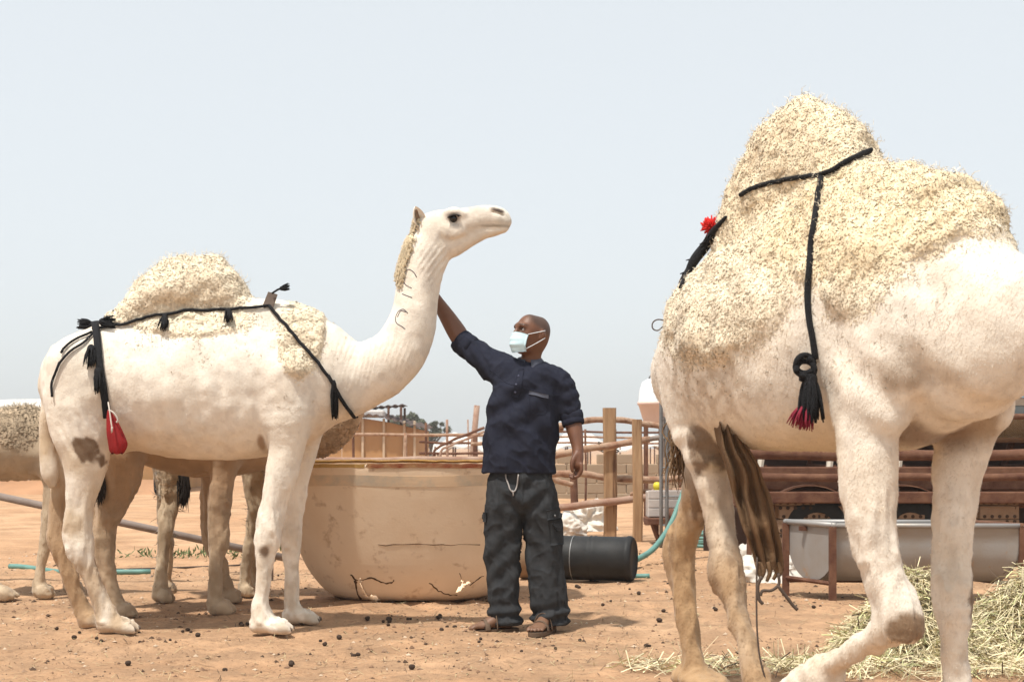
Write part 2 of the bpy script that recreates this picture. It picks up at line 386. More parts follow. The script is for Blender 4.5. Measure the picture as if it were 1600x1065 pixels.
# ------------------------------------------------------------------ ground
def ground_material():
    m = bpy.data.materials.new('sandy_earth'); m.use_nodes = True; t = m.node_tree; N = t.nodes; Lk = t.links
    b = N['Principled BSDF']; b.inputs['Roughness'].default_value = .95; b.inputs['Specular IOR Level'].default_value = .1
    g = N.new('ShaderNodeNewGeometry')
    def noise(s, d=8, r=.62, st=(1, 1, 1)):
        mp = N.new('ShaderNodeMapping'); mp.inputs['Scale'].default_value = st; Lk.new(g.outputs['Position'], mp.inputs[0])
        n = N.new('ShaderNodeTexNoise'); n.inputs['Scale'].default_value = s; n.inputs['Detail'].default_value = d; n.inputs['Roughness'].default_value = r
        Lk.new(mp.outputs[0], n.inputs['Vector']); return n.outputs[0]
    def mr(x, a, c, lo=0, hi=1):
        r = N.new('ShaderNodeMapRange'); r.inputs[1].default_value = a; r.inputs[2].default_value = c; r.inputs[3].default_value = lo; r.inputs[4].default_value = hi; Lk.new(x, r.inputs[0]); return r.outputs[0]
    def mix(f, a, c):
        x = N.new('ShaderNodeMix'); x.data_type = 'RGBA'
        for i, v in ((0, f), (6, a), (7, c)):
            if isinstance(v, bpy.types.NodeSocket): Lk.new(v, x.inputs[i])
            else: x.inputs[i].default_value = v if i == 0 else (*v, 1)
        return x.outputs[2]
    c = mix(mr(noise(.35, 5), .35, .65), (.49, .285, .16), (.57, .365, .22))
    c = mix(mr(noise(1.7, 7), .42, .66, 0, .75), c, (.31, .18, .1))          # trampled, dung-stained soil
    # trampled darker ground where the animals stand (between 6 and 11.5 m)
    sx = N.new('ShaderNodeSeparateXYZ'); Lk.new(g.outputs['Position'], sx.inputs[0])
    near = mr(sx.outputs[1], 10.0, 13.0, 1, 0); pn = mr(noise(3.2, 8, .7), .38, .6, 0, .8)
    mm = N.new('ShaderNodeMath'); mm.operation = 'MULTIPLY'; Lk.new(near, mm.inputs[0]); Lk.new(pn, mm.inputs[1])
    c = mix(mm.outputs[0], c, (.30, .19, .115))
    c = mix(mr(noise(26, 4, .7), .56, .7, 0, .7), c, (.17, .1, .06))
    c = mix(mr(noise(60, 3, .7), .6, .72, 0, .6), c, (.52, .36, .23))
    Lk.new(c, b.inputs['Base Color'])
    bp = N.new('ShaderNodeBump'); bp.inputs['Strength'].default_value = .7; bp.inputs['Distance'].default_value = .02; Lk.new(noise(30, 8, .7), bp.inputs['Height'])
    b2 = N.new('ShaderNodeBump'); b2.inputs['Strength'].default_value = .6; b2.inputs['Distance'].default_value = .05; Lk.new(noise(7, 6, .6), b2.inputs['Height'])
    Lk.new(b2.outputs[0], bp.inputs['Normal']); Lk.new(bp.outputs[0], b.inputs['Normal'])
    return m
DENTS = [(rnd.uniform(-4, 4), rnd.uniform(5.2, 13), rnd.uniform(.06, .11), rnd.uniform(.012, .028)) for _ in range(330)]
def gz(x, y):
    p = np.stack([np.atleast_1d(x).astype(float), np.atleast_1d(y).astype(float), np.zeros(np.size(x))], 1)
    h = (fbm(p, 1.3, 3)-.5)*.05 + (fbm(p, 7, 3, 3.)-.5)*.022
    near_ = (p[:, 1] > 4) & (p[:, 1] < 15) & (np.abs(p[:, 0]) < 6); q_ = p[near_]; d_ = np.zeros(len(q_))
    for fx, fy, fr, fa in DENTS:
        r2 = ((q_[:, 0]-fx)**2+(q_[:, 1]-fy)**2)/fr**2; d_ += fa*(-np.exp(-r2)+.55*np.exp(-(np.sqrt(r2)-1.5)**2*4))
    h[near_] += d_
    return h*sstep(45, 14, p[:, 1]) - .004
ys = np.concatenate([np.linspace(-6, 2.5, 14), np.linspace(2.6, 15, 290), np.geomspace(15.1, 5000, 90)])
xs0 = np.concatenate([-np.geomspace(5000, 5.2, 40), np.linspace(-5, 5, 210), np.geomspace(5.2, 5000, 40)])
gx, gy = np.meshgrid(xs0, ys); gv = np.stack([gx.ravel(), gy.ravel(), gz(gx.ravel(), gy.ravel())], 1)
n_, m_ = gx.shape; ii = (np.arange(n_-1)[:, None]*m_+np.arange(m_-1)[None]).ravel()
gf = np.stack([ii, ii+1, ii+m_+1, ii+m_], 1)
go = mesh_obj('ground', gv, gf, ground_material(), kind='structure')

# ------------------------------------------------------------------ wool and tufts
def sample(V, Fc, N, wgt, n):
    """n random points on the mesh, weighted by per-vertex wgt"""
    ar = np.linalg.norm(np.cross(V[Fc[:, 1]]-V[Fc[:, 0]], V[Fc[:, 3]]-V[Fc[:, 0]]), axis=1)*wgt[Fc].mean(1)
    cs = np.cumsum(ar); f = Fc[np.clip(np.searchsorted(cs, nrng.random(n)*cs[-1]), 0, len(Fc)-1)]
    u, v = nrng.random(n)[:, None], nrng.random(n)[:, None]
    bl = lambda A: (A[f[:, 0]]*(1-u)+A[f[:, 1]]*u)*(1-v)+(A[f[:, 3]]*(1-u)+A[f[:, 2]]*u)*v
    p = bl(V); nn = bl(N); nn /= np.linalg.norm(nn, axis=1)[:, None]+1e-9
    return p, nn, f[:, 0]
def curls(p, nn, col, length, rad, turns=1.1, thick=.005, lean=.5, seg=4, colvar=.18, straight=0.):
    """short tapering corkscrew locks, 3-sided tubes"""
    n = len(p); r = nrng.normal(size=(n, 3)); d = nn+lean*r; d[:, 2] -= .25*lean; d /= np.linalg.norm(d, axis=1)[:, None]
    a = np.cross(d, r); a /= np.linalg.norm(a, axis=1)[:, None]+1e-9; b = np.cross(d, a)
    L = length*(.6+.8*nrng.random(n))[:, None]; R = rad*(.6+.8*nrng.random(n))[:, None]; ph = nrng.random(n)[:, None]*6.28
    V = np.zeros((n, seg+1, 3, 3)); 
    for i in range(seg+1):
        t = i/seg; an = ph+t*turns*6.28
        c = p+d*(L*t)-nn*.006 + (1-straight)*R*(a*np.cos(an)+b*np.sin(an))*min(1, t*2.5)
        w_ = thick*(1-.75*t)*(.75+.5*nrng.random(n))[:, None]
        for k in range(3):
            q = k*2.0944+an; V[:, i, k] = c+w_*(np.cos(q)*a+np.sin(q)*(b*.6+d*.6))
    base = (np.arange(n)*(seg+1)*3)[:, None]
    F = []
    for i in range(seg):
        for k in range(3): F.append(base+np.array([i*3+k, i*3+(k+1) % 3, (i+1)*3+(k+1) % 3, (i+1)*3+k])[None])
    F = np.concatenate(F)
    cc = col*(1+colvar*(nrng.random((n, 1))*2-1)); cc = np.repeat(cc[:, None], (seg+1)*3, 1)
    sh = np.linspace(.8, 1.1, seg+1).repeat(3)[None, :, None]
    return V.reshape(-1, 3), F, (cc*sh).reshape(-1, 3)
def rings(p, nn, col, R, thick, seg=4, tilt=.38, lift=.22, colvar=.16, size=None):
    """tight curls: three-quarter loops of yarn lying on the skin, 3-sided, fat in the middle"""
    n = len(p); d = nn+tilt*nrng.normal(size=(n, 3)); d /= np.linalg.norm(d, axis=1)[:, None]
    r = nrng.normal(size=(n, 3)); a = np.cross(d, r); a /= np.linalg.norm(a, axis=1)[:, None]+1e-9; b = np.cross(d, a)
    Rr = R*(.6+.75*nrng.random(n))[:, None]*(1 if size is None else size[:, None]); ph = nrng.random(n)[:, None]*6.28; V = np.zeros((n, seg+1, 3, 3))
    for i in range(seg+1):
        t = i/seg; an = ph+t*4.9; o = a*np.cos(an)+b*np.sin(an)
        c = p+nn*Rr*lift*(.4+.9*t)+o*Rr*(1-.35*t)
        w_ = thick*(.35+.9*math.sin(math.pi*(.12+.82*t)))*(Rr/R)
        for k in range(3):
            q_ = k*2.0944+.5; V[:, i, k] = c+w_*(1.1*math.cos(q_)*o+.75*math.sin(q_)*d)
    base = (np.arange(n)*(seg+1)*3)[:, None]; F = []
    for i in range(seg):
        for k in range(3): F.append(base+np.array([i*3+k, (i+1)*3+k, (i+1)*3+(k+1) % 3, i*3+(k+1) % 3])[None])
    cc = col*(1+colvar*(nrng.random((n, 1))*2-1)); return V.reshape(-1, 3), np.concatenate(F), np.repeat(cc[:, None], (seg+1)*3, 1).reshape(-1, 3)
def hairs(p, nn, col, length, width, flow, tilt=.35, colvar=.15):
    """short lying coat hairs, two triangles each joined as a bent quad strip"""
    n = len(p); f = flow+.45*nrng.normal(size=(n, 3)); f -= nn*(f*nn).sum(1)[:, None]; f /= np.linalg.norm(f, axis=1)[:, None]+1e-9
    s = np.cross(nn, f); L = length*(.6+.8*nrng.random(n))[:, None]; W = width*(.7+.6*nrng.random(n))[:, None]
    m = p+f*L*.5+nn*L*tilt*.6; e = p+f*L+nn*L*tilt*.7
    V = np.stack([p-s*W-nn*.002, p+s*W-nn*.002, m+s*W*.7, m-s*W*.7, e+s*W*.08, e-s*W*.08], 1).reshape(-1, 3)
    b = (np.arange(n)*6)[:, None]; F = np.concatenate([b+np.array([[0, 1, 2, 3]]), b+np.array([[3, 2, 4, 5]])])
    c = col*(1+colvar*(nrng.random((n, 1))*2-1)); return V, F, np.repeat(c[:, None], 6, 1).reshape(-1, 3)
def bvh(V, Fc): return BVHTree.FromPolygons(V.tolist(), Fc.tolist())
CAM = np.array([0, 0, CH])
def hit_px(tree, px, py, off=0.0, fallY=8.):
    d = P(px, py, 1.)-CAM; d = d/np.linalg.norm(d); r = tree.ray_cast(Vector(CAM), Vector(d))
    if r[0] is None: return P(px, py, fallY), np.array([0, -1., 0])
    n = np.array(r[1]); n = -n if n.dot(d) > 0 else n
    return np.array(r[0])+n*off, n
def blob(px, py, cx, cy, rx, ry, soft=.5): return sstep(1+soft, 1-soft, np.sqrt(((px-cx)/rx)**2+((py-cy)/ry)**2))
def lerpc(c, m, col): return c*(1-m[:, None])+np.array(col)[None]*m[:, None]
def tassel(mb, p, d, L, r, n=26, thick=.003, cap=True):
    """a bundle of yarn ends hanging from p along d"""
    d = np.array(d, float); d /= np.linalg.norm(d); a = np.cross(d, [.3, 1, .2]); a /= np.linalg.norm(a); b = np.cross(d, a)
    if cap: mb.tube([p-d*L*.05, p+d*L*.06, p+d*L*.22, p+d*L*.3], [r*.35, r*.7, r*.75, r*.6], 8, 3)
    for i in range(n):
        an = rnd.random()*6.28; rr = r*math.sqrt(rnd.random()); o = a*math.cos(an)+b*math.sin(an); l = L*(.8+.3*rnd.random())
        mb.tube([p+d*L*.1+o*rr*.5, p+d*l*.5+o*rr, p+d*l+o*rr*(.8+.6*rnd.random())], [thick, thick*1.1, thick*.5], 4, 2)

WHITE = np.array([.80, .72, .61]); TAN = (.46, .33, .2); CALLUS = (.17, .105, .06); WOOLC = np.array([.88, .745, .55])

# ================================================================== white camel on the left, in profile
YC = 8.04
def q(px, py, a, b=None, Y=YC):
    s = Y/FPX; return (P(px, py, Y), a*s, (b if b is not None else a*s))
def leg(Fd, pts, Y0, Y1, k=.05, latw=.9, sub=5):
    n = len(pts); Fd.tube([q(x, y, r, r*YC/FPX*latw, Y0+(Y1-Y0)*min(1, i/(n*.6))) for i, (x, y, r) in enumerate(pts)], k=k, sub=sub)
def foot(Fd, x0, x1, y, Y, k=.03, rh=11):
    """two-toed soft pad, x0 heel, x1 toe"""
    z = lambda h: h
    s = Y/FPX; X0, X1 = (x0-800)*s, (x1-800)*s
    Fd.tube([((X0+.03, Y, .045), .04, .05), ((X0*.5+X1*.5, Y, .045), .045, .07), ((X1-.05, Y, .032), .032, .075)], k=k)
    for dy in (-.04, .04): Fd.tube([((X0*.4+X1*.6, Y+dy, .045), .042, .038), ((X1-.045, Y+dy*1.1, .034), .032, .036), ((X1-.01, Y+dy*1.1, .022), .018, .022)], k=.012)

Fd = Field((-2.75, 7.55, -.02), (.12, 8.5, 2.5), .009)
# torso
Fd.tube([q(100, 605, 48, .14), q(128, 600, 76, .22), q(165, 600, 92, .28), (q(215, 602, 100, .315)), q(270, 604, 110, .335), q(330, 604, 114, .335), q(390, 600, 115, .31),
         q(435, 594, 110, .27), q(475, 590, 97, .235), q(512, 592, 72, .19), q(535, 594, 58, .16)], k=.05, sub=4)
# hump
Fd.tube([q(180, 505, 8, .08), q(205, 494, 15, .12), q(232, 478, 28, .16), q(265, 466, 38, .18), q(302, 457, 43, .18), q(334, 457, 41, .165), q(354, 466, 31, .14), q(374, 480, 16, .11), q(400, 490, 10, .10)], k=.13)
Fd.tube([q(228, 460, 15, .06), q(255, 436, 18, .065), q(290, 424, 16, .06), q(338, 415, 13, .05)], k=.05)
# withers
Fd.tube([q(400, 500, 30, .14), q(445, 500, 30, .13), q(490, 522, 26, .12)], k=.07)
# neck, S-curved
YN = 8.0
Fd.tube([q(495, 585, 84, .21), q(535, 590, 64, .16), q(568, 586, 53, .135), q(602, 570, 47, .125, YN), q(629, 541, 42, .12, YN), q(645, 503, 37, .115, YN), q(651, 464, 34.5, .105, YN),
         q(657, 427, 35, .1, YN), q(668, 394, 35, .098, YN), q(676, 372, 28, .09, YN)], k=.05, sub=5)
# head
Fd.tube([q(668, 356, 22, .075, YN), q(686, 352, 24, .088, YN), q(710, 351, 24, .09, YN), q(735, 346, 21.5, .075, YN), q(758, 341, 20, .062, YN), q(778, 341, 17, .058, YN), q(788, 346, 11.5, .05, YN)], k=.03)
Fd.tube([q(684, 374, 27, .07, YN), q(702, 380, 24, .065, YN), q(726, 374, 16, .05, YN), q(752, 364, 11, .042, YN), q(774, 360, 8, .042, YN), q(787, 358.5, 5.5, .035, YN)], k=.028)
for sgn in (-1, 1):
    dy = lambda v: YN+sgn*v
    Fd.tube([q(697, 333, 6, .022, dy(.068)), q(710, 331, 8, .026, dy(.075)), q(724, 335, 5, .02, dy(.066))], k=.02)      # brow
    Fd.tube([q(690, 358, 9, .02, dy(.075)), q(705, 362, 10, .02, dy(.076)), q(722, 360, 6, .016, dy(.066))], k=.025)     # cheek bone
    Fd.tube([q(709, 344, 6.5, .02, dy(.094))], k=.016, cut=True)                                                        # eye socket
    Fd.tube([q(770, 331, 1.6, .014, dy(.056)), q(778, 332.5, 2.2, .014, dy(.054)), q(786, 336.5, 1.5, .014, dy(.048))], k=.008, cut=True)                      # nostril slit
    Fd.tube([q(768, 326, 4, .018, dy(.045)), q(782, 329, 4, .016, dy(.042))], k=.012)
    Fd.tube([q(752, 355.5, 1.3, .014, dy(.055)), q(772, 357, 1.3, .014, dy(.052)), q(786, 356, 1.2, .012, dy(.045))], k=.006, cut=True)   # mouth
# hind legs
leg(Fd, [(122, 575, 52), (122, 625, 52), (126, 670, 46), (133, 712, 38), (131, 750, 29), (126, 795, 21), (121, 830, 22.5), (124, 855, 21), (136, 888, 13.5), (151, 925, 12.5), (163, 953, 15), (170, 972, 18)], 7.9, 7.83, k=.06)
foot(Fd, 157, 214, 989, 7.83)
leg(Fd, [(112, 590, 45), (106, 650, 40), (101, 705, 28), (97, 755, 18), (93, 805, 15), (90, 840, 17), (97, 868, 14), (113, 910, 12), (128, 948, 12.5), (137, 970, 14)], 8.18, 8.12, k=.06)
foot(Fd, 127, 160, 979, 8.12)
# fore legs
leg(Fd, [(448, 590, 50), (448, 645, 44), (449, 695, 30), (440, 740, 25), (429, 785, 19.5), (421, 825, 20.5), (417, 852, 18), (413.5, 885, 11.5), (411, 920, 10.5), (408, 948, 14), (412, 970, 18)], 7.9, 7.83, k=.05)
foot(Fd, 393, 456, 989, 7.83)
leg(Fd, [(470, 600, 40), (474, 650, 36), (474, 705, 22), (466, 755, 17), (459, 800, 16), (455, 835, 16), (455, 868, 12), (456, 905, 10), (457, 938, 11.5), (461, 955, 15)], 8.18, 8.25, k=.05)
foot(Fd, 443, 499, 974, 8.25)
# chest pad, sheath fold, belly fold, tail
Fd.tube([q(430, 690, 16, .05), q(416, 700, 10, .04)], k=.04)
Fd.tube([q(205, 690, 10, .03), q(190, 700, 8, .03)], k=.04)
Fd.tube([q(90, 548, 12, .04), q(80, 575, 10, .035), q(74, 620, 9, .03), q(71, 665, 10, .035), q(74, 705, 12, .04), q(78, 738, 14, .045), q(82, 756, 7, .02)], k=.02)
V, Fc = Fd.mesh(2); del Fd
N = vnormals(V, Fc)
px = V[:, 0]/YC*FPX+800; py = HZ-(V[:, 2]-CH)/YC*FPX
# skin folds: neck rings and elbow, knee creases
t1 = blob(px, py, 585, 555, 55, 45)*.0022*np.sin((px*.9+py*.25)*.9+7*fbm(V, 6, 2))*sstep(.3, .6, fbm(V, 10, 2, 3.))
t2 = blob(px, py, 685, 410, 28, 30)*.0028*np.sin((px*.75+py*.55)*.8+6*fbm(V, 6, 2))*sstep(.3, .6, fbm(V, 10, 2, 3.))
t3 = blob(px, py, 150, 680, 28, 30)*.004*np.sin((px*.8-py*.4)*.5+4*vnoise(V, 9))
mus = (fbm(V, 5, 3)-.5)*.03*blob(px, py, 300, 620, 260, 110) + (fbm(V, 9, 3, 4)-.5)*.016
rib = blob(px, py, 300, 640, 120, 60)*.0025*np.sin(px*.22+2*vnoise(V, 3))
tn = 1-np.abs(2*fbm(V*np.array([1.6, 1.6, .35]), 11, 3, 6.)-1); t4 = sstep(730, 800, py)*(py < 965)*(.016*(tn**3-.5))+.012*(fbm(V, 20, 2, 3.)-.5)*(blob(px, py, 420, 835, 28, 30)+blob(px, py, 455, 840, 24, 28)+blob(px, py, 122, 840, 34, 30)).clip(0, 1)
V = V+N*(t1+t2+t3+t4+mus+rib)[:, None]; N = vnormals(V, Fc)
nz = fbm(V, 6, 4, 9.)
c = np.tile(WHITE, (len(V), 1))
c = lerpc(c, .3*sstep(.45, .65, fbm(V, 4, 4, 1.5)), (.66, .55, .42)); c = lerpc(c, .25*sstep(.55, .65, fbm(V, 22, 3, 4.5)), (.5, .42, .35))
c = lerpc(c, .65*sstep(655, 700, py)*sstep(.3, .7, nz)*sstep(380, 150, px), (.56, .42, .27))
c = lerpc(c, .55*sstep(720, 960, py)*sstep(.3, .65, fbm(V, 14, 3)), TAN)
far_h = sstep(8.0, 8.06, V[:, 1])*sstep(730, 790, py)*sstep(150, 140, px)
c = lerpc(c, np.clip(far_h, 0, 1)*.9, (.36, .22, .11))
hindn = sstep(760, 840, py)*sstep(230, 200, px); c = lerpc(c, .5*hindn*sstep(.45, .6, nz), (.33, .21, .115))
c = lerpc(c, .8*blob(px, py, 690, 300, 5, 5), TAN)
nearside = (V[:, 1] < 7.95)
c = lerpc(c, nearside*blob(px+26*(fbm(V, 14, 3)-.5), py+30*(fbm(V, 14, 3, 5.)-.5)-(px-158)*.35, 158, 704, 17, 25, .12), CALLUS)
c = lerpc(c, nearside*blob(px, py, 120, 863, 5, 6, .3), (.28, .17, .1)); c = lerpc(c, blob(px, py, 426, 856, 7, 9, .4)*.9, CALLUS)
c = lerpc(c, blob(px, py, 417, 692, 6, 12, .4), (.25, .15, .09)); c = lerpc(c, .6*blob(px, py, 475, 852, 5, 10, .5), CALLUS)
tail = sstep(86, 78, px)*sstep(560, 620, py)*(V[:, 1] > 7.9)*(py < 770); c = lerpc(c, .6*tail*sstep(.35, .6, nz), (.45, .31, .17))
c = lerpc(c, .7*blob(px, py, 710, 345.5, 10.5, 6.5, .4), (.2, .14, .1)); c = lerpc(c, .5*blob(px, py, 714, 358, 6, 5, .5), (.22, .18, .16))
c = lerpc(c, .5*blob(px, py, 745, 333, 17, 8, .6), (.5, .39, .32)); c = lerpc(c, .92*blob(px, py-(px-778)*.28, 778, 333, 10, 2.6, .4), (.07, .05, .045))
c = lerpc(c, .75*blob(px, py, 775, 356.3, 24, 2.2, .5), (.25, .2, .14)); c = lerpc(c, .5*blob(px, py, 788, 348, 12, 10, .5), (.47, .43, .36))
c = lerpc(c, .35*blob(px, py, 692, 372, 16, 9, .6)*sstep(.45, .6, fbm(V, 40, 2)), (.35, .3, .27)); c = lerpc(c, .35*blob(px, py, 640, 400, 7, 40, .6), (.5, .38, .25))
c = lerpc(c, .4*blob(px, py, 672, 450, 8, 16, .6)*sstep(.4, .6, nz), (.42, .36, .3))
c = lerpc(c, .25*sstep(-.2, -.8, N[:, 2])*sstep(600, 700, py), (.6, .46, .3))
woolm = np.clip(np.maximum.reduce([np.maximum(blob(px, py, 292, 455, 100, 64, .18), blob(px, py, 230, 480, 66, 34, .2)), blob(px, py, 310, 505, 90, 26, .3), blob(px, py, 478, 525, 32, 66, .22)*(px > 436)*(px-452 > (py-560)*.25-18)]), 0, 1)
woolm *= sstep(.25, .45, fbm(V, 11, 2, 5)+.35*woolm)
c = lerpc(c, woolm*.9, WOOLC*1.02)
V = V+N*(sstep(.1, .9, woolm)*(.008+.05*(fbm(V, 13, 3, 2.)-.42)))[:, None]; N = vnormals(V, Fc)
WC = thing('camel', 'white camel in profile with raised head and woolly hump, touched by the man', 'camel', (-1.6, YC, 0))
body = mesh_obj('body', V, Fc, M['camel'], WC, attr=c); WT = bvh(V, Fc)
p, nn, fi = sample(V, Fc, N, woolm*np.where(V[:, 1] < YC+.08, 1, .3), 15000)
cv, cf, cc = rings(p, nn, WOOLC[None]*(.9+.2*fbm(p, 16, 2)[:, None]), .0075, .0038, colvar=.08, size=.55+.5*woolm[fi])
# long wisps along the ridge of the hump and a thin fringe where the wool fades out
ridge = woolm*blob(px, py, 285, 425, 110, 40, .3)*(N[:, 2] > .45)
p4, n4, _ = sample(V, Fc, N, woolm, 2500); v4, f4, c4 = curls(p4, n4, np.tile(WOOLC, (len(p4), 1)), .02, .006, 1., .0022, .8, seg=4)
p2, n2, _ = sample(V, Fc, N, ridge, 700); lean = n2.copy(); lean[:, 0] -= .35
v2, f2, c2 = curls(p2, lean, np.tile(WOOLC*1.1, (len(p2), 1)), .045, .008, .8, .0025, .5)
frn = np.clip(np.maximum(blob(px, py, 290, 490, 150, 75, .35), blob(px, py, 470, 540, 55, 85, .4))-woolm, 0, 1)*sstep(.4, .6, fbm(V, 9, 2, 6))
p3, n3, _ = sample(V, Fc, N, frn, 700); v3, f3, c3 = curls(p3, n3, np.tile(WOOLC*1.0, (len(p3), 1)), .016, .006, .9, .003, .9)
def joined(*g):
    o = 0; fs = []
    for v_, f__, c__ in g: fs.append(f__+o); o += len(v_)
    return np.concatenate([x[0] for x in g]), np.concatenate(fs), np.concatenate([x[2] for x in g])
# each lock's facet direction is blended with the animal's surface, as light scattered through fleece does
def soften(nv, f, surf, k):
    n = vnormals(nv, f); m_ = n*(1-k)+surf*k; return m_/(np.linalg.norm(m_, axis=1)[:, None]+1e-9)
def woolpart(parent, groups, k=.9, name='wool'):
    nr = np.concatenate([soften(v_, f__, np.repeat(n__, len(v_)//len(n__), 0), k) for v_, f__, c__, n__ in groups])
    jv, jf, jc = joined(*[g[:3] for g in groups]); return mesh_obj(name, jv, jf, M['wool'], parent, attr=jc, nrm=nr, kind='stuff')
woolpart(WC, [(cv, cf, cc, nn), (v2, f2, c2, n2), (v3, f3, c3, n3), (v4, f4, c4, n4)])
# mane down the back of the neck
mane = blob(px, py, 634, 398, 15, 52, .3)*(N[:, 0] < -.25)*(py > 338)+blob(px, py, 645, 350, 12, 14, .3)*(N[:, 0] < .1)
p, nn, _ = sample(V, Fc, N, np.clip(mane, 0, 1)*(np.abs(V[:, 1]-YN) < .075), 3000); nn[:, 2] -= .35
nn /= np.linalg.norm(nn, axis=1)[:, None]; cv, cf, cc = rings(p, nn, np.tile(WOOLC*np.array([1.02, 1.0, .92]), (len(p), 1)), .0065, .003, lift=1.6, tilt=.8)
woolpart(WC, [(cv, cf, cc, nn/np.linalg.norm(nn, axis=1)[:, None])], .9, 'mane')
# short lying coat
wgt = np.ones(len(V))*(1-woolm)*(py < 960); p, nn, fi = sample(V, Fc, N, wgt, 24000)
hv, hf, hc = hairs(p, nn, c[fi], .012, .0011, np.array([-.5, 0, -.8]), tilt=.2, colvar=.1); mesh_obj('coat', hv, hf, M['wool'], WC, attr=hc, kind='stuff')
# toenails
for x1_, Yf in ((214, 7.83), (160, 8.12), (456, 7.83), (499, 8.25)):
    for dy in (-.044, .044):
        mb = MB(); mb.lathe([(.001, .016), (.011, .012), (.015, 0), (.011, -.012), (.001, -.016)], ((x1_-800)*Yf/FPX-.006, Yf+dy, .026), 10, axis=(1, 0, .5)); mb.build('toenail', M['nail'], WC, True)
# eyes, lashes, ears
def eye(parent, ctr, nrm, r, fwd):
    mb = MB(); mb.lathe([(r*math.sin(a), -r*math.cos(a)) for a in np.linspace(0.02, math.pi-.02, 10)], ctr, 16); e = mb.build('eye', M['horn'], parent, True)
    mb = MB(); up = np.array([0, 0, 1.])
    for i in range(26):
        u = -1+2*i/25; b0 = ctr+fwd*r*u*1.25+up*r*(.75-.45*u*u)+nrm*r*.62; mb.tube([b0, b0+nrm*r*.6+up*r*.05+fwd*r*.2*u, b0+nrm*r*1.0-up*r*.35+fwd*r*.5*u], [.0022, .0017, .0006], 4, 2)
    mb.tube([ctr+fwd*r*u*1.3+up*r*(.72-.5*u*u)+nrm*r*.6 for u in np.linspace(-1, 1, 7)], .0045, 6, 3)
    mb.build('eyelashes', M['lash'], parent, True)
for sgn in (-1, 1):
    h = P(709.5, 344.5, YN)+np.array([0, sgn*.074, 0]); eye(WC, h, np.array([.15, sgn*1., 0]), .0235, np.array([1., 0, .12]))
def ear(parent, base, tip, face, wid, matn='ear'):
    base, tip, face = map(lambda a: np.array(a, float), (base, tip, face)); ax = tip-base; L = np.linalg.norm(ax); ax /= L
    face -= ax*face.dot(ax); face /= np.linalg.norm(face); sd = np.cross(ax, face); pts = np.zeros((13, 13, 3))
    for i in range(13):
        t = i/12; w_ = wid*(math.sin(math.pi*min(1, .18+t*.82))**.75)+.002
        for j in range(13):
            u = -1+2*j/12; pts[i, j] = base+ax*L*t+sd*w_*u*(1-.12*abs(u))-face*(w_*.95*(1-u*u)*(1-.45*t))
    mb = MB(); mb.slab(pts, np.broadcast_to(-face*.008, pts.shape)); e_ = mb.build('ear', M[matn], parent, True)
    inn = pts[2:11, 3:10]; inn = inn.mean(1, keepdims=True)*.45+inn*.55+face*.004; mb = MB(); mb.slab(inn, np.broadcast_to(-face*.003, inn.shape)); mb.build('ear_hollow', M['earin'], e_, True); return e_
ear(WC, P(662, 357, YN)+[0, -.066, 0], P(651, 327, YN)+[0, -.098, 0], (.5, -1, .05), .04)
ear(WC, P(660, 352, YN)+[0, .07, 0], P(650, 324, YN)+[0, .11, 0], (.28, 1, .05), .036)
# brand marks burnt into the neck
def on_skin(tree, pts, r, matn, name, parent, off=.0, sub=3, seg=6, fallY=8., flat=1.):
    pp = catmull(np.array(pts, float), sub); w_ = [h for h, n in (hit_px(tree, x, y, off, -1.) for x, y in pp) if h[1] > 0]
    mb = MB(); mb.tube(w_, r, seg, 1, flat=flat); return mb.build(name, M[matn], parent, True)
for pts in ([(651, 433), (646, 425), (638, 421), (631, 427), (630, 437), (634, 445), (643, 450)], [(628, 459), (636, 462), (644, 465)], [(637, 489), (630, 483), (622, 487), (618, 497), (620, 505), (628, 510), (633, 514)], [(634, 487), (626, 486), (621, 495)]):
    on_skin(WT, pts, .0034, 'brand', 'brand_mark', WC, -.0012, 4)

# ---- black rope harness
HN = thing('rope_harness', 'black rope harness with small tassels along the back of the profile camel', 'harness', (-1.6, YC, 1.2))
def wrap(tree, pts, r, name, parent, matn='rope', mirror=False, Yc=YC, sub=4, seg=7, flat=1.):
    pp = catmull(np.array(pts, float), sub); near = []; 
    for x, y in pp:
        h, n = hit_px(tree, x, y, r*.6+(.009 if tree is WT else .003), Yc); near.append(h)
    mb = MB(); mb.tube(near, r, seg, flat=flat)
    if mirror:
        far = []
        for h in near:
            rr = tree.ray_cast(Vector((h[0], Yc+1.5, h[2])), Vector((0, -1, 0)))
            if rr[0] is not None: far.append(np.array(rr[0])+np.array(rr[1])*r*.6)
        if len(far) > 2: m2 = MB(); m2.tube(far, r, seg, flat=flat); m2.build(name, M[matn], parent, True)
    return mb.build(name, M[matn], parent, True)
wrap(WT, [(147, 516), (165, 513), (190, 508), (222, 499), (255, 491), (300, 486), (345, 485), (385, 483), (420, 480)], .0085, 'back_rope', HN, mirror=True)
wrap(WT, [(420, 480), (440, 502), (468, 534), (495, 566), (512, 588)], .0095, 'shoulder_rope', HN, mirror=True)
wrap(WT, [(511, 586), (524, 608), (538, 630), (552, 647)], [.012]*0 or .017, 'breast_strap', HN, mirror=True, flat=.6)
wrap(WT, [(97, 553), (102, 545), (118, 533), (145, 521)], .007, 'rump_rope', HN, mirror=True)
wrap(WT, [(90, 580), (96, 566), (112, 549), (130, 538), (146, 524)], .007, 'crupper_rope', HN, mirror=True)
wrap(WT, [(84, 620), (83, 600), (88, 585), (95, 566)], .007, 'tail_rope', HN)
wrap(WT, [(152, 503), (153, 525), (156, 560), (162, 595), (167, 625), (169, 650)], .021, 'hip_band', HN, flat=.45)
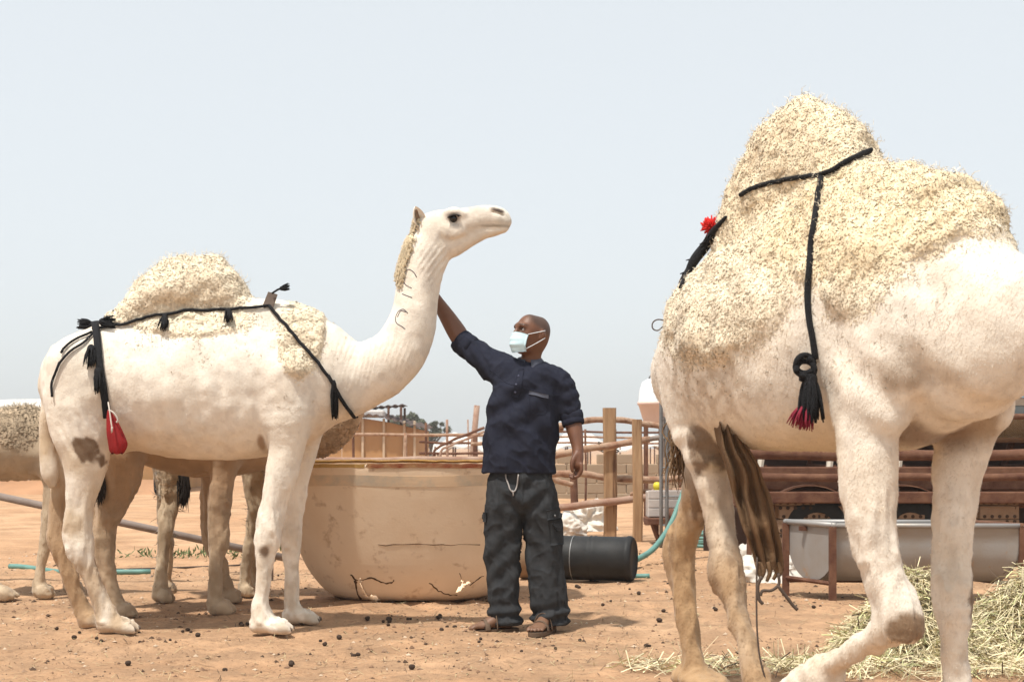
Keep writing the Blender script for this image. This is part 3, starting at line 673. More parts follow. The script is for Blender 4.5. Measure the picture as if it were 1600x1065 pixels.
for nm, a, b, L, r in (('tassel', (146, 508), (-1, -.25, .05), .085, .03), ('tassel', (160, 509), (1, -.2, .02), .09, .03), ('tassel', (143, 545), (0, -.15, -1), .12, .03), ('tassel', (156, 578), (0, -.1, -1), .13, .03),
                       ('tassel', (257, 491), (.02, -.1, -1), .115, .022), ('tassel', (357, 484), (.05, -.1, -1), .1, .022), ('tassel', (519, 596), (.1, -.1, -1), .2, .02)):
    t0 = hit_px(WT, *a, .03)[0]
    if b[2] < -.9: t1_ = hit_px(WT, a[0]+b[0]*20, a[1]+L*250, .04)[0]; b = t1_-t0
    mb = MB(); tassel(mb, t0, b, L, r, 30, .0042); mb.build(nm, M['rope'], HN, True)
b0 = hit_px(WT, 418, 482, .012)[0]; ax = np.array([.3, .05, 1.]); ax /= np.linalg.norm(ax); sd = np.cross(ax, [0, 1, 0])
g_ = np.array([[b0+ax*.085*i/4+sd*.03*(j-1)*(1-.1*i/4)+np.array([0, .02*i/4, 0]) for j in range(3)] for i in range(5)])
mb = MB(); mb.slab(g_, np.broadcast_to(np.array([0, .008, 0]), g_.shape)); mb.build('leather_tab', M['leather'], HN, False)
mb = MB(); t0 = b0+ax*.08; mb.tube([t0, t0+[.03, 0, .02], t0+[.045, 0, .025]], .006, 6, 3); tassel(mb, t0+np.array([.045, 0, .026]), (1, 0, .25), .055, .016, 22, .003); mb.build('tassel', M['rope'], HN, True)
# red bag hanging at the flank
BG = thing('red_bag', 'red cloth bag with white drawcord hanging at the flank of the profile camel', 'bag', P(184, 708, 7.72))
prof = [(170, 640, 2), (174, 655, 8), (179, 675, 13), (184, 692, 15), (184, 703, 13), (183, 708, 9)]
pts = np.array([[P(x+w_*math.cos(a)*(1+.06*math.sin(5*a+i)), y+(1.5*math.sin(3*a) if i > 3 else 0), 7.70+.045*math.sin(a)*w_/15) for a in np.linspace(0, 2*math.pi, 25)] for i, (x, y, w_) in enumerate(prof)])
pts = np.stack([catmull(pts[:, j], 4) for j in range(25)], 1); mb = MB(); mb.grid(pts); mb.build('pouch', M['redcloth'], BG, True)
mb = MB(); mb.tube([P(169, 628, 7.72), P(171, 640, 7.66), P(173, 655, 7.64), P(175, 668, 7.63)], .004, 6, 4); mb.tube([P(170, 640, 7.66), P(178, 645, 7.65), P(184, 655, 7.65), P(182, 660, 7.65)], .005, 6, 4)
tassel(mb, P(175, 667, 7.63), (0, 0, -1), .03, .008, 8, .002); mb.build('drawcord', M['cord'], BG, True)

# ================================================================== big white camel on the right, walking towards the camera
RA = math.radians(60); RF = np.array([math.cos(RA), -math.sin(RA), 0]); RL = np.array([math.sin(RA), math.cos(RA), 0]); RS = np.array([1.37, 4.70, 0])
def r_(f, l, z): return RS+f*RF+l*RL+np.array([0, 0, z])
def rq(f, l, z, a, b=None): return (r_(f, l, z), a, a if b is None else b)
Fd = Field((.35, 3.55, -.02), (3.05, 6.55, 2.42), .0105)
T = lambda pts, k=.05, sub=4, cut=False: Fd.tube(pts, lat=RL, k=k, sub=sub, cut=cut)
T([rq(-1.33, 0, 1.33, .16, .13), rq(-1.21, 0, 1.34, .23, .19), rq(-1.02, 0, 1.39, .31, .27), rq(-.82, -.0, 1.41, .38, .335), rq(-.56, -.0, 1.445, .43, .36), rq(-.3, 0, 1.47, .465, .36),
   rq(-.05, 0, 1.49, .43, .29), rq(.11, 0, 1.39, .29, .225), rq(.25, .01, 1.38, .22, .2)], k=.05)
# belly swelling on the near side
T([rq(-.92, -.12, 1.33, .24, .18), rq(-.72, -.15, 1.32, .29, .20), rq(-.46, -.15, 1.34, .30, .20)], k=.10)
# hump
T([rq(-.98, 0, 1.70, .12, .10), rq(-.84, 0, 1.81, .2, .14), rq(-.70, 0, 1.94, .25, .135), rq(-.58, 0, 2.03, .245, .125), rq(-.46, 0, 2.0, .2, .12), rq(-.34, 0, 1.9, .12, .12)], k=.08)
T([rq(-.72, 0, 2.12, .09, .085), rq(-.60, 0, 2.2, .085, .08), rq(-.52, 0, 2.17, .07, .07)], k=.07)
# withers and shoulders
T([rq(-.3, 0, 1.85, .12, .16), rq(-.15, -.01, 1.83, .12, .165), rq(-.05, -.01, 1.73, .1, .13), rq(.05, .0, 1.58, .08, .11)], k=.07)
T([rq(-.03, -.2, 1.6, .18, .1), rq(.02, -.235, 1.38, .17, .1), rq(.0, -.235, 1.15, .13, .09)], k=.07)
T([rq(-.02, .17, 1.52, .16, .08), rq(.02, .215, 1.34, .16, .09), rq(.0, .225, 1.15, .13, .09)], k=.07)
# brisket
T([rq(.16, 0, 1.33, .2, .17), rq(.06, 0, 1.22, .13, .14), rq(-.1, 0, 1.11, .08, .12)], k=.08)
# neck: leaves the chest, turns to the animal's left, sinks and rises again to the head, out of frame
nk = [((1.46, 4.50, 1.41), .23, .19), ((1.62, 4.41, 1.44), .178, .165), ((1.83, 4.31, 1.475), .16, .145), ((2.08, 4.18, 1.56), .15, .13), ((2.24, 4.06, 1.66), .13, .115), ((2.34, 3.96, 1.83), .115, .105), ((2.38, 3.90, 2.0), .11, .1), ((2.42, 3.86, 2.12), .1, .09)]
Fd.tube(nk, lat=(.5, .85, 0), k=.07)
hd = np.array([.86, -.5, -.1]); hd /= np.linalg.norm(hd); hl = np.array([.5, .86, 0]); h0 = np.array([2.42, 3.86, 2.17])
Fd.tube([(h0, .085, .08), (h0+hd*.12, .088, .088), (h0+hd*.27, .07, .066), (h0+hd*.4, .055, .055), (h0+hd*.47, .04, .045)], lat=hl, k=.03)
Fd.tube([(h0+hd*.06+[0, 0, -.09], .06, .06), (h0+hd*.25+[0, 0, -.085], .04, .045), (h0+hd*.43+[0, 0, -.06], .025, .035)], lat=hl, k=.03)
# fore legs: the near one lifted and folded at the knee
T([rq(-.03, -.225, 1.26, .135, .10), rq(-.03, -.235, 1.08, .112, .092), rq(-.02, -.24, .92, .098, .09), rq(-.005, -.235, .76, .083, .078), rq(.025, -.215, .62, .067, .066), rq(.06, -.2, .52, .073, .067), rq(.062, -.195, .465, .072, .066)], k=.05)
T([rq(.05, -.195, .475, .066, .062), rq(-.03, -.19, .41, .050, .050), rq(-.14, -.19, .345, .040, .042), rq(-.25, -.185, .285, .040, .045), rq(-.31, -.18, .255, .055, .055)], k=.03)
T([rq(-.29, -.18, .235, .062, .06), rq(-.37, -.18, .21, .06, .082), rq(-.43, -.18, .165, .04, .085)], k=.03)
for dl in (-.04, .04): T([rq(-.36, -.18+dl, .2, .05, .042), rq(-.44, -.18+dl*1.1, .16, .036, .036), rq(-.475, -.18+dl*1.1, .135, .02, .024)], k=.012)
T([rq(.0, .205, 1.26, .13, .10), rq(-.02, .205, 1.06, .105, .085), rq(-.03, .175, .92, .086, .078), rq(-.02, .15, .78, .070, .066), rq(-.01, .13, .65, .06, .058), rq(-.01, .122, .55, .07, .064), rq(-.01, .12, .48, .062, .058), rq(-.005, .125, .38, .042, .044), rq(-.005, .145, .24, .038, .042), rq(0, .145, .13, .05, .05), rq(.03, .145, .07, .06, .06)], k=.05)
T([rq(-.05, .145, .045, .04, .07), rq(.06, .145, .045, .042, .09), rq(.15, .145, .03, .028, .085)], k=.03)
# hind legs
T([rq(-1.09, -.15, 1.38, .16, .10), rq(-1.05, -.17, 1.2, .145, .095), rq(-.99, -.165, 1.05, .112, .082), rq(-.965, -.145, .92, .078, .066), rq(-.93, -.135, .78, .056, .052), rq(-.89, -.14, .64, .053, .05), rq(-.86, -.15, .53, .062, .055), rq(-.81, -.15, .42, .042, .042), rq(-.74, -.15, .28, .037, .04), rq(-.665, -.15, .14, .045, .048), rq(-.62, -.15, .07, .06, .06)], k=.06)
T([rq(-.68, -.15, .045, .04, .07), rq(-.56, -.15, .045, .042, .09), rq(-.46, -.15, .03, .028, .085)], k=.03)
T([rq(-1.16, .15, 1.38, .17, .12), rq(-1.3, .16, 1.18, .15, .11), rq(-1.36, .155, 1.0, .105, .085), rq(-1.43, .15, .84, .078, .065), rq(-1.50, .15, .7, .07, .055), rq(-1.56, .15, .57, .072, .058), rq(-1.55, .15, .47, .056, .052), rq(-1.51, .15, .33, .043, .046), rq(-1.475, .15, .17, .044, .046), rq(-1.46, .15, .07, .06, .06)], k=.06)
T([rq(-1.52, .15, .045, .04, .07), rq(-1.40, .15, .045, .042, .09), rq(-1.31, .15, .03, .028, .085)], k=.03)
# tail
T([rq(-1.42, 0, 1.46, .04, .04), rq(-1.48, .06, 1.34, .036, .036), rq(-1.5, .13, 1.15, .03, .03), rq(-1.5, .14, 1.02, .028, .03)], k=.03)
V, Fc = Fd.mesh(2); del Fd
N = vnormals(V, Fc)
rel = V-RS; f_ = rel@RF; l_ = rel@RL; z_ = V[:, 2]
PX = V[:, 0]/V[:, 1]*FPX+800; PY = HZ-(z_-CH)/V[:, 1]*FPX
mus = (fbm(V, 4, 3)-.5)*.035*sstep(.9, 1.2, z_)+(fbm(V, 10, 3, 4)-.5)*.014
fold = blob(f_, z_, .1, 1.2, .22, .16)*.006*np.sin((f_*40+z_*30)+5*vnoise(V, 6))
knee = blob(f_, z_, -.98, 1.02, .14, .1)*.005*np.sin(z_*70+6*vnoise(V, 8))
tn = 1-np.abs(2*fbm(V*np.array([1.6, 1.6, .35]), 10, 3, 6.)-1); t4 = sstep(.95, .8, z_)*.018*(tn**3-.5)+sstep(.95, .8, z_)*.012*(fbm(V, 18, 2, 3.)-.5)
cal = (blob(f_, z_, .125, .45, .05, .07)*(l_ < -.1)*(z_ < .56)+blob(l_, z_, .14, .5, .035, .085)*(f_ > .02)*(z_ < .65)+blob(f_, z_, -.91, 1.02, .07, .085)*(l_ < -.12)).clip(0, 1)*(.004+.014*(fbm(V, 40, 2)-.4))
V = V+N*(mus+fold+knee+t4+cal)[:, None]; N = vnormals(V, Fc)
nz = fbm(V, 5, 4, 9.); nf = fbm(V, 18, 3, 2.)
c = np.tile(WHITE, (len(V), 1))
c = lerpc(c, .35*sstep(.45, .65, fbm(V, 3.5, 4, 1.5)), (.66, .54, .40)); c = lerpc(c, .25*sstep(.55, .65, fbm(V, 26, 3, 4.5)), (.5, .42, .34))
c = lerpc(c, .55*sstep(.75, .35, z_)*(f_ > -.5)*sstep(.4, .7, nz), (.6, .47, .33))
hind = (f_ < -.55)*sstep(1.1, .7, z_+.3*(nz-.5)); sid = sstep(-.05, .05, l_); c = lerpc(c, hind*(.8+.15*sid)*sstep(.32, .6, nz+.2*sid), (.40, .245, .115))
c = lerpc(c, .75*hind*sstep(.5, .62, fbm(V*np.array([1.3, 1.3, .3]), 9, 4, 1.)), (.17, .1, .055))
c = lerpc(c, .6*hind*sstep(.5, .7, fbm(V*np.array([1.3, 1.3, .5]), 7, 4, 5.))*(1-sid)*sstep(.5, .7, z_), (.66, .56, .44))
c = lerpc(c, .7*(f_ < -.55)*sstep(.72, .5, z_+.25*(nz-.5)), (.38, .24, .125))
bel = sstep(1.18, 1.0, z_)*sstep(-.02, -.14, f_)*sstep(-1., -.9, f_)*sstep(.88, .97, z_); c = lerpc(c, .6*bel, (.62, .48, .28))
c = lerpc(c, .6*blob(f_, z_, -.75, 1.3, .34, .2, .5)*sstep(.45, .62, fbm(V, 30, 3))*(l_ < 0), (.45, .33, .22))      # stained flank
c = lerpc(c, .75*blob(f_, z_, .14, 1.15, .22, .13, .5)*sstep(.42, .58, nz), (.3, .19, .1))                            # dirty chest folds
c = lerpc(c, .8*blob(f_, z_, .0, 1.1, .07, .09, .5)*(np.abs(l_) < .19), (.2, .12, .07))
c = lerpc(c, .9*blob(f_+.09*(nf-.5), z_+.12*(nf-.5)+.3*(f_+.93), -.91, 1.02, .07, .085, .25)*sstep(-.10, -.15, l_), CALLUS)
c = lerpc(c, .95*blob(f_+.05*(nf-.5), z_+.06*(nf-.5), .125, .45, .037, .05, .35)*(l_ < -.1)*(z_ < .56), (.25, .16, .09))
c = lerpc(c, .95*blob(l_+.04*(nf-.5), z_+.05*(nf-.5), .165, .5, .035, .085, .25)*(f_ > .02)*(z_ < .65), CALLUS)
c = lerpc(c, .5*blob(f_, z_, -1.25, 1.3, .1, .25, .5)*sstep(.5, .6, nf), (.3, .2, .12))
c = lerpc(c, .6*blob(f_, z_, .0, .64, .12, .1, .6)*sstep(.45, .6, nf)*0, TAN)
rw = np.clip(np.maximum.reduce([blob(f_, z_, -.62, 1.98, .5, .36, .2), blob(f_, z_, -.7, 1.6, .45, .27, .25), blob(f_, z_, -.08, 1.80, .4, .24, .25), blob(f_, z_, .0, 1.62, .16, .18, .3)*(l_ < 0)]), 0, 1)*(z_ > 1.3)*(f_ < .34)
rw = rw*sstep(.2, .62, fbm(V, 9, 3, 5)+.4*rw)
c = lerpc(c, rw*.9, WOOLC*1.02)
V = V+N*(sstep(.1, .9, rw)*(.01+.05*(fbm(V, 11, 3, 2.)-.42)+.05*(fbm(V, 4, 2, 6.)-.5)))[:, None]; N = vnormals(V, Fc)
RC = thing('camel', 'big cream camel on the right with shaggy hump, walking with one foreleg folded', 'camel', RS-RF*.5)
body = mesh_obj('body', V, Fc, M['camel'], RC, attr=c); RT = bvh(V, Fc)
vis = rw*(.12+.88*sstep(.35, -.25, (N@np.array([.2, .97, 0]))))
wv = fbm(V, 6, 3, 8.)
p4, n4, _ = sample(V, Fc, N, vis, 5000); v4, f4, c4 = curls(p4, n4, np.tile(WOOLC, (len(p4), 1)), .024, .006, .9, .0022, .8, seg=4)
p, nn, fi = sample(V, Fc, N, vis, 38000)
wc = WOOLC[None]*(.92+.16*wv[fi][:, None])
dense = blob(f_, z_, -.08, 1.78, .4, .22, .3)[fi]+.6*blob(f_, z_, -.6, 2.0, .35, .3, .3)[fi]
wc = wc*np.stack([np.ones(len(fi)), 1-.04*dense, 1-.14*dense], 1)
cv, cf, cc = rings(p, nn, wc, .0064, .0034, colvar=.08, size=.5+.55*rw[fi]*(.6+.4*dense.clip(0, 1)))
top = rw*(N[:, 2] > .3)*(z_ > 1.75); p2, n2, _ = sample(V, Fc, N, top, 1800); v2, f2, c2 = curls(p2, n2, np.tile(WOOLC*1.05, (len(p2), 1)), .036, .009, .9, .0026, .6)
frn = np.clip(blob(f_, z_, -.5, 1.68, .95, .6, .4)-rw, 0, 1)*(z_ > 1.2)*(l_ < .25)*(f_ < .3); p3, n3, _ = sample(V, Fc, N, frn, 900); v3, f3, c3 = curls(p3, n3, np.tile(WOOLC*.98, (len(p3), 1)), .016, .005, .7, .0028, .9)
woolpart(RC, [(cv, cf, cc, nn), (v2, f2, c2, n2), (v3, f3, c3, n3), (v4, f4, c4, n4)])
wgt = (1-rw*.9)*(PX < 1680)*(z_ > .1); p, nn, fi = sample(V, Fc, N, wgt, 42000)
hv, hf, hc = hairs(p, nn, c[fi], .013, .001, -.5*RF+np.array([0, 0, -.8]), tilt=.25, colvar=.1); mesh_obj('coat', hv, hf, M['wool'], RC, attr=hc, kind='stuff')
# tail tuft: dark wavy strands
mb = MB()
for i in range(150):
    b0 = r_(-1.5+.025*rnd.gauss(0, 1), .14+.025*rnd.gauss(0, 1), 1.04+.12*rnd.random()); d = np.array([rnd.gauss(0, .03), rnd.gauss(0, .03), -.12-.12*rnd.random()])
    mb.tube([b0, b0+d*.35+.012*np.array([rnd.gauss(0, 1), rnd.gauss(0, 1), 0]), b0+d*.7-.012*np.array([rnd.gauss(0, 1), 0, 0]), b0+d], [.003, .0035, .003, .0008], 4, 3)
M['tailhair'] = mat('tail_hair', (.1, .055, .025), .7, col2=(.32, .2, .1), nscale=20, bump=0)
mb.build('tail_tuft', M['tailhair'], RC, True, kind='stuff')
for s_ in (-1, 1):
    ear(RC, h0+hl*.075*s_+[0, 0, .05], h0+hl*.11*s_+[-.03, 0, .15], hd, .035)
    eye(RC, h0+hd*.14+hl*.076*s_+np.array([0, 0, .03]), hl*s_, .024, hd)

# ---- girth rope of the right camel
GR = thing('girth_rope', 'black rope crossing the hump and flank of the big camel, ending in red fringe', 'rope', r_(-.4, -.4, 1.1))
wrap(RT, [(1160, 305), (1180, 294), (1210, 285), (1250, 277), (1286, 276)], .009, 'hump_rope', GR, Yc=5.2)
wrap(RT, [(1286, 276), (1305, 268), (1328, 254), (1357, 239)], .015, 'wither_strap', GR, Yc=5.2, flat=.6)
wrap(RT, [(1285, 277), (1278, 330), (1270, 385), (1265, 440), (1266, 490), (1273, 530), (1277, 560)], .011, 'side_rope', GR, Yc=5.2)
far = [];
for f0, z0 in ((-.3, 2.0), (-.35, 1.9), (-.4, 1.7), (-.42, 1.45), (-.42, 1.2)):
    rr = RT.ray_cast(Vector(r_(f0, 1.5, z0)), Vector(-RL))
    if rr[0] is not None: far.append(np.array(rr[0])+np.array(rr[1])*.006)
mb = MB(); mb.tube(far, .011, 7, 4); mb.build('far_side_rope', M['rope'], GR, True)
k0 = hit_px(RT, 1270, 565, .03, 4.9)[0]
mb = MB()
for j in range(3):
    a0 = j*2.1; mb.tube([k0+np.array([.03*math.cos(t+a0)-.012, -.01+.008*math.sin(2*t), .03*math.sin(t+a0)-.01*j]) for t in np.linspace(0, 5.5, 9)], .010, 7, 2)
mb.build('knot', M['rope'], GR, True)
mb = MB(); tassel(mb, k0+np.array([.005, -.005, -.03]), (.02, -.02, -1), .15, .034, 60, .005); mb.build('tassel', M['rope'], GR, True)
M['darkred'] = mat('dark_red_yarn', (.2, .012, .03), .8, bump=0)
mb = MB(); tassel(mb, k0+np.array([-.012, -.005, -.135]), (-.22, -.02, -1), .075, .036, 50, .0032, False); mb.build('red_fringe', M['darkred'], GR, True)
# ---- rump strap with red pompom
ST = thing('rump_strap', 'black braided strap with red pompom on the rump of the big camel', 'strap', r_(-1.2, -.1, 1.6))
def rim(px, py):
    h, n = hit_px(RT, px, py, .012, 5.55); return h
sp = [rim(1138, 340), rim(1120, 362), rim(1104, 382), rim(1086, 405), rim(1074, 428), rim(1066, 452)]
mb = MB(); mb.tube(sp, [.006, .014, .02, .02, .014, .007], 8, 4)
for i in range(40):
    t = rnd.random()*3; j = int(t); b0 = sp[j+1]*(1-(t-j))+sp[j+2]*(t-j); d = (sp[4]-sp[1]); d /= np.linalg.norm(d)
    mb.tube([b0, b0+d*.03+np.array([rnd.gauss(-.006, .01), rnd.gauss(-.01, .008), rnd.gauss(.0, .01)])], [.005, .002], 4)
mb.build('braid', M['rope'], ST, True)
pc = rim(1117, 362)+np.array([-.012, -.01, .015]); mb = MB()
for i in range(90):
    d = np.array([rnd.gauss(-.5, .7), rnd.gauss(-.4, .7), rnd.gauss(.35, .7)]); d /= np.linalg.norm(d); mb.tube([pc, pc+d*.022, pc+d*.045*(.8+.3*rnd.random())], [.004, .005, .0025], 4, 1)
mb.build('pompom', M['redwool'], ST, True)
mb = MB(); Yw = 5.6
mb.tube([P(x, y, Yw) for x, y in ((1072, 420), (1062, 440), (1060, 462), (1062, 474), (1050, 484), (1042, 492), (1041, 502), (1046, 508), (1054, 512))], .0028, 5, 4)
mb.tube([P(x, y, Yw) for x, y in ((1042, 501), (1028, 499), (1020, 504), (1020, 513), (1028, 516), (1038, 508), (1044, 503))], .0028, 5, 4)
mb.tube([P(x, y, Yw-.02) for x, y in ((1054, 511), (1055, 525), (1056, 538))], .003, 5, 3)
mb.build('loose_string', M['wire'], ST, True)

# ---- brown cloth udder bag hanging slack between the hind legs
UB = thing('udder_cover', 'slack brown cloth cover with trailing cords hanging between hind legs of the big camel', 'cloth', P(1190, 890, 5.2))
sec = [(1124, 640, 10, .03), (1140, 680, 18, .05), (1158, 730, 23, .05), (1172, 780, 26, .05), (1185, 825, 25, .045), (1197, 862, 23, .04), (1203, 888, 20, .035)]
rows = []
sc_ = catmull(np.array([(x, y, w_, d) for x, y, w_, d in sec]), 5)
for i, (x, y, w_, d) in enumerate(sc_):
    rows.append([P(x+w_*math.cos(a)*(1+.10*math.sin(7*a+i*.12)), y, 5.22-.0*i)+np.array([0, d*math.sin(a)*(1+.3*math.sin(7*a+i*.12))+.02*math.sin(5*math.cos(a)*2+i*.08), .004*math.sin(9*a)]) for a in np.linspace(0, 2*math.pi, 49)])
rows = np.array(rows); rows[:, :, 0] += .05*(fbm(rows.reshape(-1, 3), 5, 3).reshape(rows.shape[:2])-.5); rows[:, :, 1] += .07*(fbm(rows.reshape(-1, 3), 9, 3, 4.).reshape(rows.shape[:2])-.5); rows[:, -1] = rows[:, 0]
mb = MB(); mb.grid(rows); mb.build('bag', M['cloth'], UB, True)
mb = MB()
for x0, x1, x2, y2 in ((1184, 1186, 1190, 905), (1192, 1193, 1190, 902), (1199, 1203, 1198, 908), (1208, 1214, 1208, 905), (1215, 1220, 1216, 900)):
    mb.tube([P(x0, 878, 5.2), P(x1, 893, 5.19), P(x2, y2, 5.19)], [.012, .009, .006], 6, 3)
mb.build('net_edge', M['cloth'], UB, True)
for pts, r in (([(1190, 900), (1184, 915), (1186, 935), (1192, 943)], .007), ([(1216, 895), (1217, 912), (1205, 922), (1192, 922), (1188, 930)], .006), ([(1215, 914), (1226, 928), (1238, 944), (1246, 952)], .007), ([(1183, 870), (1182, 925), (1183, 985), (1188, 1030), (1198, 1068), (1202, 1090)], .0035)):
    mb = MB(); mb.tube([P(x, y, 5.18) for x, y in pts], r, 6, 4); mb.build('cord', M['wire'], UB, True)

# ================================================================== the man
YM = 7.97
def m(px, py, a, b=None, Y=YM): s = 1/279.; return (P(px, py, Y), a*s if a > 1 else a, (a if b is None else b)*s if (a if b is None else b) > 1 else (a if b is None else b))
MAN = thing('person', 'man in navy shirt and charcoal cargo trousers, face mask, reaching up to the camel neck', 'person', (P(820, 990, YM)[0], YM, 0))
HCt = P(832, 522, YM); hf = np.array([-.80, -.56, .20]); hf /= np.linalg.norm(hf); hr = np.cross(hf, [0, 0, 1]); hr /= np.linalg.norm(hr); hu = np.cross(hr, hf)   # face front, his right, up
def H(f, r, u): return HCt+hf*f+hr*r+hu*u
B = Field((-.66, 7.6, -.01), (.52, 8.42, 2.12), .006)
# head
B.tube([(H(-.03, 0, .022), .086, .073), (H(.03, 0, .022), .083, .069)], lat=hr, k=.02)
B.tube([(H(.025, 0, -.0), .07, .062), (H(.035, 0, -.06), .055, .054), (H(.055, 0, -.098), .03, .035)], lat=hr, k=.03)
B.tube([(H(-.035, 0, -.03), .06, .055)], lat=hr, k=.03)
B.tube([(H(.094, -.04, .022), .011, .012), (H(.104, 0, .026), .011, .014), (H(.094, .04, .022), .011, .012)], lat=hu, k=.02)          # brow
B.tube([(H(.10, 0, .012), .01, .01), (H(.116, 0, -.018), .012, .013), (H(.112, 0, -.03), .012, .018)], lat=hr, k=.014)               # nose
for s_ in (-1, 1):
    B.tube([(H(.099, .031*s_, .004), .012, .015)], lat=hr, k=.01, cut=True)
    B.tube([(H(.066, .044*s_, -.018), .014, .014)], lat=hr, k=.02)
    B.tube([(H(-.012, .072*s_, .012), .012, .016), (H(-.018, .078*s_, -.008), .01, .018), (H(-.01, .072*s_, -.03), .008, .012)], lat=hf, k=.008)   # ear
B.tube([m(827, 590, 17, 20, 8.0), m(829, 565, 16, 16, 8.0), m(832, 545, 15.5, 15.5, 7.99)], lat=(1, 0, 0), k=.03)                      # neck
# trunk inside the clothes, legs
B.tube([m(823, 585, .06, .12), m(818, 630, .09, .16), m(814, 690, .09, .15), m(812, 745, .09, .15)], lat=(1, 0, 0), k=.03)
B.tube([m(792, 755, .07), m(787, 850, .06), m(788, 900, .05), m(790, 955, .042), m(791, 972, .04)], lat=(1, 0, 0), k=.03)
B.tube([m(835, 755, .07), m(845, 850, .06), m(852, 900, .05), m(858, 955, .042), m(860, 972, .04)], lat=(1, 0, 0), k=.03)
# feet
def footm(h, t, w_):
    h = np.array(h, float); t = np.array(t, float); d = t-h; L = np.linalg.norm(d); d /= L; s_ = np.array([-d[1], d[0], 0]); lt = s_
    B.tube([(h+d*.03+[0, 0, .06], .045, .036), (h+d*.1+[0, 0, .06], .04, .036), (h+d*.17+[0, 0, .043], .024, .042), (h+d*.205+[0, 0, .036], .017, .044)], lat=lt, k=.02)
    for i, (o, l) in enumerate(((-.032, .255), (-.013, .262), (.003, .255), (.018, .245), (.031, .232))):
        r = .0125 if i == 0 else .009; B.tube([(h+d*.19+s_*o*w_+[0, 0, .034], r, r), (h+d*(l-.02)+s_*o*1.12*w_+[0, 0, .036], r, r), (h+d*l+s_*o*1.15*w_+[0, 0, .027], r*.85, r*.9)], lat=lt, k=.004)
FL = ((.005, 7.955, 0), (-.228, 7.865, 0)); FR = ((.215, 7.99, 0), (.125, 7.76, 0))
footm(FL[0], FL[1], -1); footm(FR[0], FR[1], 1)
# raised right arm to the far side of the camel's neck
ax_ = (.3, -.9, .3)
B.tube([m(800, 585, 17, 17, 8.02), m(760, 562, 15, 15, 8.06), m(726, 537, 14.5, 14, 8.11), m(714, 519, 15.5, 14, 8.13), m(699, 495, 13, 12, 8.16), m(683, 470, 9.5, 9, 8.185), m(675, 457, 8.2, 9, 8.19)], lat=ax_, k=.02)
w0 = P(674, 456, 8.19); fd = P(655, 425, 8.175)-w0; L_ = np.linalg.norm(fd); fd /= L_; pn_ = np.array([0, 1., 0]); sd_ = np.cross(fd, pn_); sd_ /= np.linalg.norm(sd_)
B.tube([(w0, .028, .022), (w0+fd*.05, .036, .015), (w0+fd*.09, .04, .014)], lat=pn_, k=.012)
for i, (o, l) in enumerate(((-.033, .075), (-.012, .088), (.01, .084), (.031, .068))):
    b0 = w0+fd*.085+sd_*o; B.tube([(b0, .0095, .0095), (b0+fd*l*.5+sd_*o*.25, .0088, .0088), (b0+fd*l+sd_*o*.4-np.array([0, .012, 0]), .007, .007)], k=.004)
b0 = w0+fd*.02-sd_*.03; B.tube([(b0, .012, .012), (b0-sd_*.035+fd*.02, .0105, .0105), (b0-sd_*.05+fd*.06, .009, .009)], k=.008)
# hanging left arm with loosely curled hand
B.tube([m(868, 590, 16, 16, 7.98), m(884, 618, 15, 15, 7.98), m(893, 652, 13.5, 13.5, 7.97), m(897, 668, 13, 13, 7.95), m(901, 688, 10.5, 10.5, 7.92), m(903, 703, 8, 9, 7.90)], lat=(0, 1, 0), k=.02)
wr = P(903, 702, 7.90)
B.tube([(wr, .028, .026), (wr+np.array([-.002, -.012, -.04]), .033, .038), (wr+np.array([-.004, -.02, -.084]), .029, .041)], lat=(.35, -.95, 0), k=.012)
kd = np.array([.35, -.95, 0])
for i, (o, sz) in enumerate(((.036, .98), (.013, 1.08), (-.011, 1.03), (-.033, .88))):
    b0 = wr+np.array([.004, -.02, -.082])+kd*o
    B.tube([(b0, .0112, .0112), (b0+np.array([.0, -.004, -.034*sz]), .0108, .0108), (b0+np.array([-.012*sz, -.0, -.06*sz]), .0098, .0098), (b0+np.array([-.030*sz, .004, -.072*sz]), .0088, .0088), (b0+np.array([-.042*sz, .006, -.066*sz]), .0078, .0078)], k=.003, sub=3)
b0 = wr+np.array([-.014, -.035, -.03]); B.tube([(b0, .0155, .0155), (b0+np.array([-.018, -.016, -.034]), .0135, .0135), (b0+np.array([-.022, -.02, -.066]), .0115, .0115), (b0+np.array([-.018, -.02, -.09]), .009, .009)], k=.012)
V, Fc = B.mesh(1); del B
N = vnormals(V, Fc)
hp = V-HCt; hfv, hrv, huv = hp@hf, hp@hr, hp@hu
c = np.tile(np.array([.155, .066, .034]), (len(V), 1)); inh = (np.linalg.norm(hp, axis=1) < .16)
hair = inh*sstep(-.02, .02, huv+.35*(-hfv)-.028+.012*(fbm(V, 30, 2)-.5))*sstep(.085, .045, hfv+.35*(huv-.06)*0+.0*huv)*(huv > -.06)
c = lerpc(c, .75*np.clip(hair, 0, 1), (.05, .032, .024)); c = lerpc(c, .8*inh*blob(hrv, huv, .034, .028, .022, .005, .5)*(hfv > .07), (.02, .012, .008)); c = lerpc(c, .8*inh*blob(hrv, huv, -.034, .028, .022, .005, .5)*(hfv > .07), (.02, .012, .008))
c = lerpc(c, .45*inh*(hfv > .06)*(blob(hrv, huv, .032, .0, .022, .014)+blob(hrv, huv, -.032, .0, .022, .014)).clip(0, 1), (.05, .022, .013))
c = lerpc(c, .5*(V[:, 2] < .12), (.2, .12, .075)); c = lerpc(c, .35*(V[:, 2] > .6)*(V[:, 2] < 1.2)*sstep(.4, .6, fbm(V, 18, 3)), (.1, .04, .022))
man_body = mesh_obj('body', V, Fc, M['skin'], MAN, attr=c)
